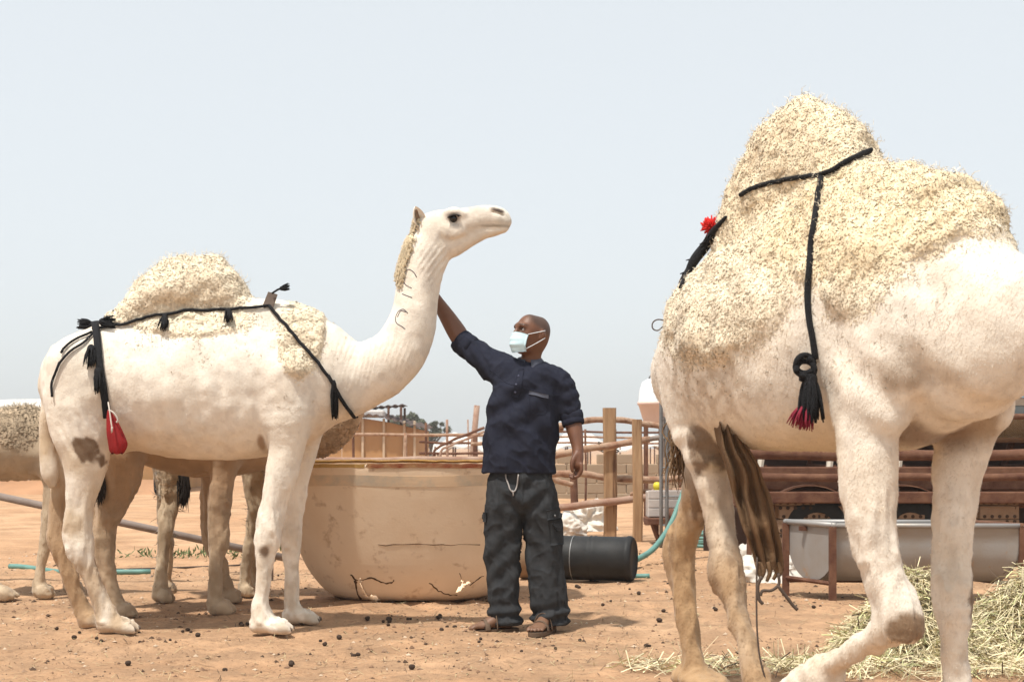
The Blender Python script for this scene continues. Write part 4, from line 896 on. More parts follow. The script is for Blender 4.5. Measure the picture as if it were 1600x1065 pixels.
for s_ in (-1, 1):
    mb = MB(); mb.lathe([(.0115*math.sin(a), -.0115*math.cos(a)) for a in np.linspace(.02, 3.12, 9)], H(.085, .031*s_, .003), 14); mb.build('eye', M['eyew'] if 'eyew' in M else M.setdefault('eyew', mat('eye_white', (.42, .36, .32), .25, bump=0, spec=.5)), MAN, True)
    mb = MB(); mb.lathe([(.0058*math.sin(a), -.0035*math.cos(a)) for a in np.linspace(.02, 3.12, 7)], H(.0945, .0315*s_+.002, .005), 12, axis=hf); mb.build('iris', M['horn'], MAN, True)

# ---- shirt
S = Field((-.42, 7.6, .82), (.52, 8.35, 1.66), .0065)
X1 = (1, 0, 0)
S.tube([m(826, 588, .05, .06, 7.99), m(824, 592, .088, .142), m(822, 600, .112, .178), m(819, 630, .13, .198), m(815, 670, .13, .2), m(812, 705, .132, .203), m(811, 738, .13, .206), m(811, 760, .13, .207)], lat=X1, k=.03)
S.tube([m(808, 592, 24, 26, 8.0), m(782, 577, 25, 24, 8.03), m(757, 561, 22.5, 21, 8.07), m(738, 547, 20, 19, 8.095), m(724, 536, 18.5, 17.5, 8.115)], lat=(.3, -.9, .3), k=.05)
S.tube([m(848, 586, 20, 24, 7.98), m(870, 594, 22, 24, 7.98), m(884, 618, 21, 22, 7.98), m(890, 640, 18.5, 19, 7.975), m(894, 656, 16.5, 17, 7.965)], lat=(0, 1, 0), k=.035)
zh = P(811, 739, YM)[2]; S.cut_below(zh)
V, Fc = S.mesh(2); del S
N = vnormals(V, Fc)
px = V[:, 0]/YM*FPX+800; py = HZ-(V[:, 2]-CH)/YM*FPX
def ridges(u, amp): return amp*(1-np.abs(2*((u) % 1)-1)-.5)
wob = 1.6*fbm(V, 5, 3)
# drag folds: radiating from the raised armpit and hanging from chest; sleeves crumple across their length
d1 = blob(px, py, 800, 630, 55, 60, .6)*.009*np.sin((px*.06+py*.085)*1.5+4*fbm(V, 4, 2))
d2 = blob(px, py, 835, 690, 60, 70, .6)*.008*np.sin((px*.075-py*.05)*1.6+5*fbm(V, 4, 2, 3.))
d3 = sstep(872, 884, px)*(py < 665)*.003*np.sin((py*.36+px*.1)+7*fbm(V, 8, 3))
d4 = sstep(775, 762, px)*(py < 590)*.005*np.sin((px*.33-py*.14)+6*fbm(V, 8, 3))
d5 = sstep(690, 738, py)*.006*np.sin(px*.16+3*fbm(V, 4, 2))
r1 = 1-np.abs(2*fbm(V*np.array([1.2, 1.2, .8])+V[:, [2, 0, 1]]*.5, 6, 3, 5.)-1); d6 = .014*(r1**4-.5)+(fbm(V, 8, 4, 2.)-.5)*.012+.0035*(1-np.abs(2*fbm(V*np.array([1.3, 1.3, .8])+V[:, [1, 2, 0]]*.6, 14, 2, 8.)-1))**7
V = V+N*(d1+d2+d3+d4+d5+d6)[:, None]*sstep(zh, zh+.02, V[:, 2]+.012)[:, None]
SH = mesh_obj('shirt', V, Fc, M['shirt'], MAN); STr = bvh(V, Fc)
def patch(tree, pts_px, th, name, matn, parent, off=.001, nu=9, nv=9, fallY=YM):
    """sheet laid on a surface: pts_px is a 4-corner outline (tl, tr, br, bl)"""
    a, b, c_, d = [np.array(p, float) for p in pts_px]; g_ = np.zeros((nv, nu, 3)); nn_ = np.zeros((nv, nu, 3))
    for i in range(nv):
        for j in range(nu):
            u, v = j/(nu-1), i/(nv-1); x, y = (a*(1-u)+b*u)*(1-v)+(d*(1-u)+c_*u)*v
            g_[i, j], nn_[i, j] = hit_px(tree, x, y, off, fallY)
    for k in range(2): nn_[1:-1, 1:-1] = (nn_[:-2, 1:-1]+nn_[2:, 1:-1]+nn_[1:-1, :-2]+nn_[1:-1, 2:])/4
    mb = MB(); mb.slab(g_+nn_*th, -nn_*(th+.004)); return mb.build(name, M[matn], parent, True)
def seam(tree, pts, r, name, matn, parent, off=0., fallY=YM): return on_skin(tree, pts, r, matn, name, parent, off, 4, 5, fallY)
patch(STr, [(811, 578), (819, 577), (811, 622), (800, 619)], .005, 'placket', 'shirt', SH, nu=5, nv=11)
for x, y in ((811, 588), (807, 601), (805, 612)):
    h, n = hit_px(STr, x, y, .006, YM); mb = MB(); mb.lathe([(.0001, .003), (.0055, .003), (.006, .001), (.006, -.002)], h, 12, axis=n); mb.build('button', M['button'], SH, True)
patch(STr, [(827, 610), (856, 617), (856, 622), (826, 616)], .005, 'pocket_flap', 'collar', SH, nu=9, nv=4)
seam(STr, [(827, 613), (828, 640), (840, 647), (853, 644), (856, 620)], .0022, 'pocket_seam', 'shirt', SH)
seam(STr, [(765, 577), (780, 588), (792, 598), (803, 602)], .0028, 'yoke_seam', 'shirt', SH)
seam(STr, [(815, 605), (835, 611), (858, 617), (873, 618)], .0024, 'yoke_seam', 'shirt', SH)
# collar: two folded wings round the neck
def collar(a0, a1, name):
    g_ = np.zeros((6, 15, 3)); ctr = P(827.5, 569, 7.99)
    for j in range(15):
        a = a0+(a1-a0)*j/14; rad = np.array([math.cos(a), math.sin(a), 0])
        for i in range(6):
            t = i/5; rr = .062+.042*t+.004*math.sin(a*3); zz = .04*(1-t)-.02*t*t + .014*math.sin(a)
            g_[i, j] = ctr+rad*np.array([rr*1.02, rr*.95, 0])+np.array([0, 0, zz-.004])
    mb = MB(); mb.slab(g_, np.broadcast_to(np.array([0, 0, -.007]), g_.shape)); mb.build(name, M['collar'], SH, True)
collar(-math.pi*.62, -math.pi*1.45, 'collar'); collar(-math.pi*.47, math.pi*.5, 'collar')
def cuff(c0, c1, r0, r1, name, parent, matn, lat):
    mb = MB(); c0, c1 = np.array(c0), np.array(c1); T_ = c1-c0; T_ /= np.linalg.norm(T_); l = np.array(lat, float); l -= T_*l.dot(T_); l /= np.linalg.norm(l); n_ = np.cross(T_, l)
    prof_ = [(0, .92), (.02, 1.05), (.3, 1.09), (.55, 1.06), (.6, 1.03), (.68, 1.08), (.9, 1.08), (1, 1.02), (1.0, .86), (.8, .84)]; g_ = np.zeros((len(prof_), 33, 3))
    for i, (t, k_) in enumerate(prof_):
        for j in range(33):
            a = 2*math.pi*j/32; w_ = 1+.02*math.sin(3*a+1+t)+.02*math.sin(7*a+4*t); g_[i, j] = c0+(c1-c0)*t+(r0+(r1-r0)*t)*k_*w_*(math.cos(a)*l+math.sin(a)*n_)
    mb.grid(g_[:, ::-1]); mb.build(name, M[matn], parent, True)
cuff(P(737, 546, 8.095), P(719, 531, 8.125), .068, .066, 'cuff', SH, 'shirt', (.3, -.9, .3))
cuff(P(892, 644, 7.972), P(896, 664, 7.955), .062, .058, 'cuff', SH, 'shirt', (0, 1, 0))

# ---- trousers
S = Field((-.22, 7.6, .0), (.42, 8.3, 1.0), .006)
S.tube([m(812, 722, .095, .145), m(813, 745, .112, .172), m(815, 775, .125, .188)], lat=X1, k=.03)
S.tube([m(793, 765, .115, .112), m(786, 805, .112, .108), m(785, 850, .1, .104), m(784, 890, .098, .1), m(786, 930, .096, .094), m(789, 965, .1, .096), m(790, 990, .1, .098)], lat=X1, k=.02)
S.tube([m(836, 765, .115, .112), m(846, 805, .112, .11), m(850, 850, .1, .106), m(854, 890, .098, .1), m(857, 930, .098, .1), m(860, 965, .1, .095), m(861, 990, .1, .097)], lat=X1, k=.02)
S.cut_below(.035)
V, Fc = S.mesh(2); del S
N = vnormals(V, Fc); px = V[:, 0]/YM*FPX+800; py = HZ-(V[:, 2]-CH)/YM*FPX
lg = sstep(812, 820, px)
d1 = blob(px, py, 800, 870, 60, 45, .6)*.007*np.sin(py*.17+px*.16*(1-2*lg)+7*fbm(V, 5, 3)); d2 = sstep(925, 960, py)*.011*np.sin(py*.3+px*.06+5*fbm(V, 6, 3))
d3 = blob(px, py, 817, 775, 35, 30, .6)*.010*np.sin((px-817)*.14*np.sign(px-817)+py*.16+3*fbm(V, 4, 2)); r1 = 1-np.abs(2*fbm(V*np.array([1.5, 1.5, .7]), 7, 3, 5.)-1); d4 = .014*(r1**4-.5)+(fbm(V, 6, 3, 1.)-.5)*.012+.005*(1-np.abs(2*fbm(V*np.array([1.1, 1.1, .9])+V[:, [2, 0, 1]]*.5, 13, 2, 8.)-1))**7
d5 = .006*np.sin(px*.22+2.5*fbm(V, 2.5, 2))*sstep(740, 800, py)
V = V+N*(d1+d2+d3+d4+d5)[:, None]*sstep(.03, .06, V[:, 2])[:, None]
TR = mesh_obj('trousers', V, Fc, M['trouser'], MAN); TT = bvh(V, Fc)
M['cordm'] = mat('grey_drawstring', (.32, .29, .27), .8, bump=0)
seam(TT, [(790, 737), (792, 752), (798, 766), (803, 768), (808, 758), (811, 741)], .0042, 'drawstring', 'cordm', TR, .006); seam(TT, [(801, 766), (802, 774)], .004, 'drawstring', 'cordm', TR, .006)
patch(TT, [(853, 797), (875, 793), (877, 808), (855, 812)], .009, 'pocket_flap', 'trouser', TR); h, n = hit_px(TT, 864, 805, .012, YM)
mb = MB(); mb.lathe([(.0001, .003), (.006, .003), (.0065, .001), (.0065, -.003)], h, 12, axis=n); mb.build('button', M['steel'], TR, True)
patch(TT, [(858, 813), (878, 810), (879, 850), (860, 852)], .006, 'cargo_pocket', 'trouser', TR); patch(TT, [(756, 800), (761, 800), (761, 815), (755, 815)], .008, 'pocket_flap', 'trouser', TR)
patch(TT, [(862, 817), (876, 815), (877, 827), (868, 829)], .012, 'pocket_tab', 'trouser', TR)
seam(TT, [(816, 742), (817, 765), (817, 782)], .003, 'fly_seam', 'trouser', TR); seam(TT, [(872, 745), (879, 790), (881, 850), (883, 920), (885, 975)], .003, 'side_seam', 'trouser', TR)
seam(TT, [(846, 742), (858, 752), (868, 770)], .003, 'hip_pocket_seam', 'trouser', TR)
# ---- sandals
for (h, t), nm in ((FL, 'sandal'), (FR, 'sandal')):
    h = np.array(h, float); t = np.array(t, float); d = (t-h)/np.linalg.norm(t-h); s_ = np.array([-d[1], d[0], 0])
    out = [(-.03, 0), (-.02, .03), (.06, .036), (.16, .046), (.22, .048), (.265, .03), (.275, 0), (.265, -.03), (.22, -.048), (.16, -.046), (.06, -.036), (-.02, -.03)]
    out = catmull(np.array(out+[out[0]]), 4)[:-1]; k_ = len(out)
    Vb = [h+d*u+s_*v+np.array([0, 0, z]) for z in (-.004, .017) for u, v in out]; mb = MB(); mb.add(Vb, [tuple(range(k_))[::-1], tuple(range(k_, 2*k_))]+[(i, (i+1) % k_, k_+(i+1) % k_, k_+i) for i in range(k_)])
    so_ = mb.build('sandal', M['sandal'], MAN)
    for u, hh in ((.165, .07), (.11, .102)):
        mb = MB(); mb.tube([h+d*u+s_*.05*math.cos(a)+np.array([0, 0, .012+(hh-.012)*math.sin(a)]) for a in np.linspace(0, math.pi, 9)], .016, 8, 3, flat=.25, up=(0, 0, 1)); mb.build('strap', M['sandal'], so_, True)
# ---- surgical mask
g_ = np.zeros((17, 21, 3))
for i in range(17):
    v = i/16
    for j in range(21):
        u = -1+2*j/20; a = u*1.05; u_z = -.016-.108*v
        bulge = .118+.012*math.sin(math.pi*v)-.016*v*v*0
        f0 = .012+(bulge-.012+.008*(1-v)*(1-abs(u)))*math.cos(a)**.8; r0 = .074*math.sin(a)*(1-.18*max(0, v-.55)/.45)
        pl = .0022*math.sin(v*22)*(1-abs(u))**.5
        g_[i, j] = H(f0+pl-.012*max(0, v-.7)/.3, r0, u_z+.02*(abs(u)**2)*(v-.35)-.006*v)
mb = MB(); mb.slab(g_, np.broadcast_to(-hf*.004, g_.shape)); MK = mb.build('face_mask', M['mask'], MAN, True)
for s_, j in ((1, 20), (-1, 0)):
    mb = MB(); e1 = H(-.022, .086*s_, .02); e2 = H(-.03, .085*s_, -.02)
    mb.tube([g_[0, j], (g_[0, j]+e1)/2+hr*.004*s_, e1], .0022, 5, 3); mb.build('ear_loop', M['white'], MK, True)
    mb = MB(); mb.tube([g_[14, j], (g_[14, j]+e2)/2+hr*.006*s_, e2], .0022, 5, 3); mb.build('ear_loop', M['white'], MK, True)

# ================================================================== brown camels behind
def bcamel(label, lo, hi, tubes, feet, col, woolspec, base, dirt=(.32, .22, .13), vox=.0125, leg_pale=.5):
    B = Field(lo, hi, vox)
    for pts, k in tubes: B.tube([(P(x, y, Y), a*Y/FPX, b*Y/FPX if b > 1 else b) for x, y, a, b, Y in pts], k=k, sub=4)
    for x0, x1, Y in feet: foot(B, x0, x1, 0, Y)
    V, Fc = B.mesh(2); N = vnormals(V, Fc); tn = 1-np.abs(2*fbm(V*np.array([1.6, 1.6, .35]), 10, 3, 6.)-1); lz = sstep(.95, .75, V[:, 2]); V = V+N*((fbm(V, 8, 3)-.5)*.02+lz*(.018*(tn**3-.5)+.016*(fbm(V, 16, 2, 3.)-.5)))[:, None]; N = vnormals(V, Fc)
    nz = fbm(V, 7, 4, 3.); c = np.tile(np.array(col), (len(V), 1)); c = lerpc(c, sstep(.35, .65, nz)*.6, np.array(col)*.72)
    c = lerpc(c, leg_pale*sstep(.75, .3, V[:, 2]), (.52, .4, .27)); c = lerpc(c, .5*sstep(.5, .62, fbm(V, 16, 3, 1.))*(V[:, 2] < .8), dirt)
    t = thing('camel', label, 'camel', base); mesh_obj('body', V, Fc, M['camel'], t, attr=c)
    w_ = np.zeros(len(V))
    for cx, cy, cz, r in woolspec: w_ = np.maximum(w_, sstep(r, r*.75, np.linalg.norm(V-np.array([cx, cy, cz]), axis=1)))
    if len(woolspec):
        p, nn1, fi = sample(V, Fc, N, w_*np.where(N[:, 1] < .3, 1, .2), 2500); v1, f1, c1 = rings(p, nn1, c[fi]*1.15, .011, .005)
        p, nn, fi = sample(V, Fc, N, w_*(N[:, 2] > .3)+1e-6, 700); v2, f2, c2 = curls(p, nn, c[fi]*.95, .05, .007, .6, .004, .35)
        woolpart(t, [(v1, f1, c1, nn1), (v2, f2, c2, nn)])
    p, nn, fi = sample(V, Fc, N, np.ones(len(V)), 5000); hv, hf, hc = hairs(p, nn, c[fi], .017, .0014, np.array([-.4, 0, -.8])); mesh_obj('coat', hv, hf, M['wool'], t, attr=hc, kind='stuff')
    return t
def bleg(pts, Y0, Y1): n = len(pts); return [(x, y, r, r*.9, Y0+(Y1-Y0)*i/(n-1)) for i, (x, y, r) in enumerate(pts)]
BR1 = (.42, .285, .175)
c1 = bcamel('brown camel standing behind the white profile camel, legs seen beneath its belly', (-2.95, 8.38, -.02), (-.5, 9.75, 1.95), [
    ([(165, 625, 45, .16, 8.75), (195, 632, 75, .24, 8.78), (255, 640, 92, .28, 8.83), (325, 648, 98, .28, 8.92), (390, 645, 92, .25, 9.0), (440, 640, 80, .2, 9.08), (470, 640, 62, .16, 9.1)], .05),
    ([(240, 560, 35, .14, 8.83), (290, 535, 45, .16, 8.88), (340, 560, 35, .14, 8.93)], .08),
    ([(460, 655, 60, .17, 9.1), (495, 668, 46, .13, 9.12), (525, 650, 38, .11, 9.14), (550, 615, 30, .1, 9.15), (566, 588, 26, .09, 9.15), (578, 574, 24, .08, 9.15)], .05),
    ([(578, 572, 24, .085, 9.15), (600, 572, 19, .07, 9.15), (625, 576, 13, .05, 9.15)], .03),
    (bleg([(188, 660, 45), (190, 700, 40), (186, 745, 33), (174, 790, 23), (164, 825, 18), (161, 850, 18), (166, 885, 12), (176, 925, 11), (186, 950, 13)], 8.62, 8.58), .05),
    (bleg([(170, 680, 36), (160, 740, 26), (153, 790, 18), (148, 840, 15), (150, 880, 11), (156, 925, 10.5), (160, 945, 12)], 8.98, 8.98), .05),
    (bleg([(352, 680, 36), (349, 735, 22), (344, 780, 17), (342, 815, 15.5), (342, 845, 16), (339, 880, 10.5), (337, 915, 10), (338, 940, 12.5)], 8.78, 8.74), .05),
    (bleg([(345, 690, 30), (330, 740, 17), (328, 800, 14), (332, 845, 14), (345, 880, 10), (354, 910, 9), (358, 925, 11)], 9.2, 9.4), .05)],
    [(178, 212, 8.58), (150, 182, 8.98), (328, 366, 8.74), (350, 378, 9.4)], BR1, [(P(500, 680, 9.0)[0], 9.05, P(500, 680, 9.0)[2], .26)], (-1.9, 8.9, 0))
c2 = bcamel('pale brown camel farthest behind, one shaggy hind leg and black tail tip visible', (-2.75, 9.3, -.02), (-1.35, 10.25, 1.8), [
    ([(225, 630, 45, .16, 9.65), (260, 635, 72, .23, 9.68), (310, 640, 80, .25, 9.72), (370, 640, 78, .23, 9.78), (415, 635, 62, .18, 9.8)], .05),
    ([(270, 570, 30, .13, 9.7), (310, 548, 36, .14, 9.72), (350, 570, 30, .12, 9.75)], .08), ([(415, 625, 50, .15, 9.8), (445, 610, 36, .1, 9.8), (462, 580, 28, .09, 9.8), (470, 560, 24, .09, 9.8), (490, 555, 18, .06, 9.8)], .05),
    (bleg([(262, 690, 38), (268, 735, 22), (268, 770, 16), (263, 800, 14), (260, 825, 14), (257, 855, 9), (252, 890, 8.5), (249, 918, 11)], 9.5, 9.42), .05), (bleg([(258, 690, 32), (262, 760, 16), (258, 815, 12), (262, 860, 8), (258, 900, 9), (258, 918, 10)], 9.9, 9.95), .05),
    (bleg([(395, 690, 30), (395, 735, 17), (398, 780, 14), (397, 815, 12), (390, 860, 9), (385, 890, 9.5), (383, 912, 11)], 9.62, 9.75), .05), (bleg([(400, 690, 26), (404, 760, 13), (402, 820, 11), (398, 870, 8), (396, 905, 9)], 9.95, 10.0), .05)],
    [(240, 268, 9.42), (248, 272, 9.95), (374, 402, 9.75), (388, 410, 10.0)], (.54, .42, .28), [(P(268, 750, 9.5)[0], 9.5, P(268, 750, 9.5)[2], .13)], (-2.1, 9.7, 0))
c3 = bcamel('young grey-brown camel with shaggy hump at the left edge of the picture', (-5.25, 9.35, -.02), (-2.45, 10.35, 1.75), [
    ([(-125, 690, 38, .14, 9.85), (-85, 690, 60, .21, 9.85), (-30, 696, 54, .24, 9.85), (30, 696, 54, .24, 9.85), (75, 694, 52, .2, 9.85), (105, 690, 45, .16, 9.85)], .05),
    ([(-30, 674, 18, .12, 9.85), (8, 662, 20, .13, 9.85), (42, 654, 19, .12, 9.85), (72, 664, 14, .1, 9.85)], .05), ([(105, 690, 38, .12, 9.85), (130, 690, 28, .09, 9.87), (150, 660, 22, .08, 9.9), (160, 625, 19, .07, 9.9), (168, 605, 18, .07, 9.9), (185, 605, 13, .05, 9.9)], .05),
    (bleg([(78, 710, 28), (82, 755, 14), (78, 790, 11), (73, 825, 11), (69, 860, 7.5), (64, 890, 7.5), (62, 912, 9)], 9.72, 9.7), .05), (bleg([(95, 710, 24), (100, 770, 12), (102, 825, 10), (106, 870, 7.5), (110, 905, 8)], 10.0, 10.02), .05),
    (bleg([(-95, 715, 36), (-90, 760, 20), (-75, 810, 12), (-60, 850, 11), (-35, 885, 8), (-10, 915, 9)], 9.7, 9.6), .05), (bleg([(-110, 715, 30), (-112, 770, 16), (-116, 825, 11), (-112, 870, 8), (-108, 905, 9)], 10.02, 10.02), .05)],
    [(54, 82, 9.7), (102, 126, 10.02), (-16, 26, 9.6), (-116, -88, 10.02)], (.42, .32, .215), [(P(30, 655, 9.85)[0], 9.85, P(30, 655, 9.85)[2]+.02, .34)], (-3.6, 9.85, 0), leg_pale=.8)
for par, x, y0, y1, Y in ((c2, 285, 738, 800, 9.42), (c1, 153, 745, 795, 8.5)):
    mb = MB()
    for i in range(90):
        b0 = P(x+rnd.gauss(0, 4), y0+rnd.random()*12-14, Y); L_ = (y1-y0)/FPX*Y*(.6+.45*rnd.random()); dx = rnd.gauss(0, .016)
        mb.tube([b0, b0+[dx*.6, rnd.gauss(0, .012), -L_*.4], b0+[dx*.4+.008, rnd.gauss(0, .012), -L_*.7], b0+[dx, rnd.gauss(0, .015), -L_]], [.004, .0045, .004, .001], 4, 2)
    mb.build('tail_tuft', M['lash'], par, True, kind='stuff')

# ================================================================== fibreglass tub
TB = thing('water_tub', 'large cracked tan fibreglass tub with broken red rim standing behind the camel', 'tub', (P(632, 950, 9.1)[0], 9.75, 0))
tcx, tcy = P(632, 0, 9.1)[0], 9.76
prof = [(.30, .0), (.44, .006), (.53, .045), (.60, .12), (.665, .22), (.715, .34), (.76, .48), (.80, .62), (.84, .76), (.868, .88)]
prof = catmull(np.array(prof), 3); NS = 120
def tubpt(r, z, a, inset=0.):
    # rounded-rectangle plan: wider than deep, bulging front
    ca, sa = math.cos(a), math.sin(a); e = 2.6; k_ = (abs(ca)**e+abs(sa)**e)**(-1/e); rx = (r-inset)*1.07; ry = (r-inset)*.76
    return np.array([tcx+rx*k_*ca, tcy+ry*k_*sa, z])
# the wall is built as a grid with missing cells where it is broken through
holes = []
def inhole(x, z, front):
    if not front: return False
    px_, py_ = 800+x/9.12*FPX, HZ-(z-CH)/9.12*FPX
    def seg(ax_, ay, bx, by, w_):
        t = max(0, min(1, ((px_-ax_)*(bx-ax_)+(py_-ay)*(by-ay))/((bx-ax_)**2+(by-ay)**2))); return math.hypot(px_-ax_-t*(bx-ax_), py_-ay-t*(by-ay)) < w_
    return seg(557, 908, 558, 922, 1.5) or seg(558, 922, 566, 938, 2.0) or seg(575, 940, 581, 942, 5.0) or seg(566, 938, 576, 945, 1.8) or seg(722, 912, 722, 920, 2.4) or seg(722, 920, 714, 928, 3.6) or seg(722, 919, 733, 914, 2.0)
NA = 300; zz = np.concatenate([np.linspace(0, .40, 60), np.linspace(.405, .93, 26)[1:]])
rr_ = np.interp(zz, prof[:, 1], prof[:, 0])
OV = np.array([[tubpt(r, z+.004, 2*math.pi*j/NA) for j in range(NA)] for r, z in zip(rr_, zz)])
IV = np.array([[tubpt(r, z+.016 if z < .05 else z+.004, 2*math.pi*j/NA, .016) for j in range(NA)] for r, z in zip(rr_, zz)])
wob = (fbm(OV.reshape(-1, 3), 1.6, 2).reshape(OV.shape[:2])-.5)*.03; OV[:, :, 1] += wob; IV[:, :, 1] += wob
jag = np.array([.018*fbm(np.array([[j*.13, 0, 0]]), 1.3, 3)[0]-.009 for j in range(NA)]); OV[-1, :, 2] += jag-.02; IV[-1, :, 2] += jag-.02
nz_ = len(zz); idx = lambda i, j: i*NA+j % NA; Fo = []
for i in range(nz_-1):
    for j in range(NA):
        ct = OV[i:i+2, [j, (j+1) % NA]].mean((0, 1))
        if inhole(ct[0], ct[2], ct[1] < tcy): continue
        Fo.append((idx(i, j), idx(i, j+1), idx(i+1, j+1), idx(i+1, j)))
n0 = nz_*NA; Fi = [tuple(n0+v for v in f[::-1]) for f in Fo]; top = [(idx(nz_-1, j), idx(nz_-1, j+1), n0+idx(nz_-1, j+1), n0+idx(nz_-1, j)) for j in range(NA)]
from collections import Counter
ec = Counter()
for f in Fo:
    for a_, b_ in zip(f, f[1:]+f[:1]): ec[(min(a_, b_), max(a_, b_))] += 1
hs_ = []
for f in Fo:
    for a_, b_ in zip(f, f[1:]+f[:1]):
        if ec[(min(a_, b_), max(a_, b_))] == 1 and a_ // NA not in (0, nz_-1) : hs_.append((b_, a_, n0+a_, n0+b_))
bot = [tuple(idx(0, j) for j in range(NA))[::-1], tuple(n0+idx(0, j) for j in range(NA))]
mesh_obj('shell', np.concatenate([OV.reshape(-1, 3), IV.reshape(-1, 3)]), Fo+Fi+top+bot+hs_, M['tub'], TB)
mb = MB()
rg = np.array([[OV[-1, j]+np.array([0, 0, dz]) for j in range(NA+1-1)]+[OV[-1, 0]+np.array([0, 0, dz])] for dz in (-.012, .006)])
def arc(j0, j1, name, matn, up, out, th):
    pts = []
    for j in range(j0, j1+1):
        a = 2*math.pi*j/NA; o = np.array([math.cos(a), math.sin(a), 0]); b0 = OV[-1, j % NA]; dz = .008*(fbm(np.array([[j*.11, .3, out*50]]), 1.7, 3)[0]-.5)
        pts.append([b0+o*out+np.array([0, 0, -.012]), b0+o*(out+.004)+np.array([0, 0, up+dz]), b0-o*.02+np.array([0, 0, up+dz])])
    pts = np.array(pts); m_ = MB(); m_.slab(pts, np.broadcast_to(np.array([0, 0, -th]), pts.shape)); m_.build(name, M[matn], TB)
arc(150, 192, 'rim_flange', 'tubrim', .010, .018, .008); arc(193, 212, 'rim_flange', 'tubrim2', .006, .002, .006); arc(213, 262, 'rim_flange', 'tubrim', .008, .006, .008); arc(263, 299, 'rim_flange', 'tubrim', .010, .012, .008); arc(20, 140, 'rim_flange', 'tubrim2', .022, .014, .008)
# worn blue band painted below the rim
zb = [.775, .80, .825, .845]; g_ = []
for j in range(160, 291):
    a = 2*math.pi*j/NA; g_.append([tubpt(np.interp(z, zz, rr_)+.0015, z+.004*math.sin(j*.13), a) for z in zb])
g_ = np.array(g_); wb = (fbm(g_.reshape(-1, 3), 1.6, 2).reshape(g_.shape[:2])-.5)*.03; g_[:, :, 1] += wb; m_ = MB(); m_.slab(g_, np.broadcast_to(np.array([0, .004, 0]), g_.shape)); m_.build('blue_band', M['tubblue'], TB, False)
TBT = bvh(np.concatenate([OV.reshape(-1, 3)]), np.array(Fo))
def crack(pts, r):
    pp = catmull(np.array(pts, float), 4); jit = [hit_px(TBT, x+rnd.gauss(0, .5), y+rnd.gauss(0, .5), 0., -1.)[0] for x, y in pp]; jit = [h for h in jit if h[1] > 0]
    if len(jit) > 3: m_ = MB(); m_.tube(jit, [r*(.5+rnd.random()) for _ in jit], 5); m_.build('crack', M['crack'], TB, False)
crack([(548, 897), (556, 905), (570, 904), (580, 902), (590, 906), (600, 910), (610, 910), (616, 906)], .005); crack([(555, 905), (557, 920), (563, 935), (575, 948)], .008); crack([(584, 946), (592, 942), (594, 937)], .012)
crack([(670, 910), (685, 922), (700, 928), (714, 929)], .004); crack([(733, 914), (745, 906), (756, 899)], .004); crack([(716, 930), (714, 942), (712, 950)], .006); crack([(590, 851), (640, 850), (690, 851), (750, 850)], .0025); crack([(725, 911), (718, 895)], .002)

# ================================================================== pipes and hoses on the left
m_ = MB(); m_.tube([P(-90, 756, 10.9), P(445, 871, 10.9)], .029, 12)
o = m_.build('slanting_pipe', M['greypipe'], None, True); setprops(o, 'long grey pipe slanting down behind the camels at left', 'pipe')
m_ = MB(); p0 = P(424, 868, 10.93); m_.box((p0[0], 10.96, p0[2]/2), (.02, .02, p0[2]))
setprops(m_.build('pipe_stake', M['greypipe'], None), 'short dark stake under the lower end of the slanting pipe', 'stake')
p0 = P(-85, 757, 10.9); m_ = MB(); m_.box((p0[0], 10.96, p0[2]/2), (.06, .06, p0[2])); setprops(m_.build('pipe_post', M['wood'], None), 'short wooden post holding the high end of the slanting pipe', 'post')
def gtube(name, label, cat, pts, r, matn, sub=5):
    w_ = [];
    for x, y in pts: g_ = G(x, y); g_[2] = gz(g_[0], g_[1])[0]+r*.8; w_.append(g_)
    m_ = MB(); m_.tube(w_, r, 8, sub); return setprops(m_.build(name, M[matn], None, True), label, cat)
gtube('plastic_pipe', 'pale green plastic pipe lying on the ground under the camels at left', 'pipe', [(15, 888), (40, 889), (100, 893), (160, 896), (235, 896)], .022, 'hose')
gtube('cable', 'thin dark cable on the sand behind the camel legs', 'cable', [(150, 886), (230, 887), (300, 886), (370, 884), (430, 877)], .008, 'wire')

# ================================================================== drum, hoses, sacks
DR = thing('drum', 'black plastic drum lying on its side beside the man', 'drum', (P(905, 908, 11)[0], 11., 0))
dr = .172; da = np.array([P(816, 0, 11.15)[0], 11.15, dr]); db = np.array([P(991, 0, 10.9)[0], 10.9, dr]); ax_ = db-da; L_ = np.linalg.norm(ax_)
pr = [(0.001, 0), (dr*.86, 0), (dr*.98, .012), (dr, .03), (dr*.985, .06)]
for t in (.33, .36, .62, .66): pr += [(dr*.985, L_*t-.012), (dr*1.02, L_*t), (dr*.985, L_*t+.012)]
pr += [(dr*.985, L_-.06), (dr*1.025, L_-.05), (dr*1.025, L_-.03), (dr*.97, L_-.01), (dr*.88, L_), (dr*.85, L_-.012), (.001, L_-.012)]
m_ = MB(); m_.lathe(pr, da, 40, axis=ax_); m_.build('drum_body', M['barrel'], DR, True)
u_ = ax_/L_; m_ = MB(); m_.lathe([(dr*1.0, .005), (dr*1.004, .02), (dr*1.004, .17), (dr*.99, .175)], da, 40, axis=ax_); m_.lathe([(.001, -.004), (dr*.99, -.004), (dr*1.0, .006)], da, 40, axis=ax_); m_.build('dusty_end', M['barrelend'], DR, True)
m_ = MB(); m_.lathe([(dr*1.012, L_*.47), (dr*1.018, L_*.474), (dr*1.012, L_*.478)], da, 40, axis=ax_); m_.build('band', M['steel'], DR, True)
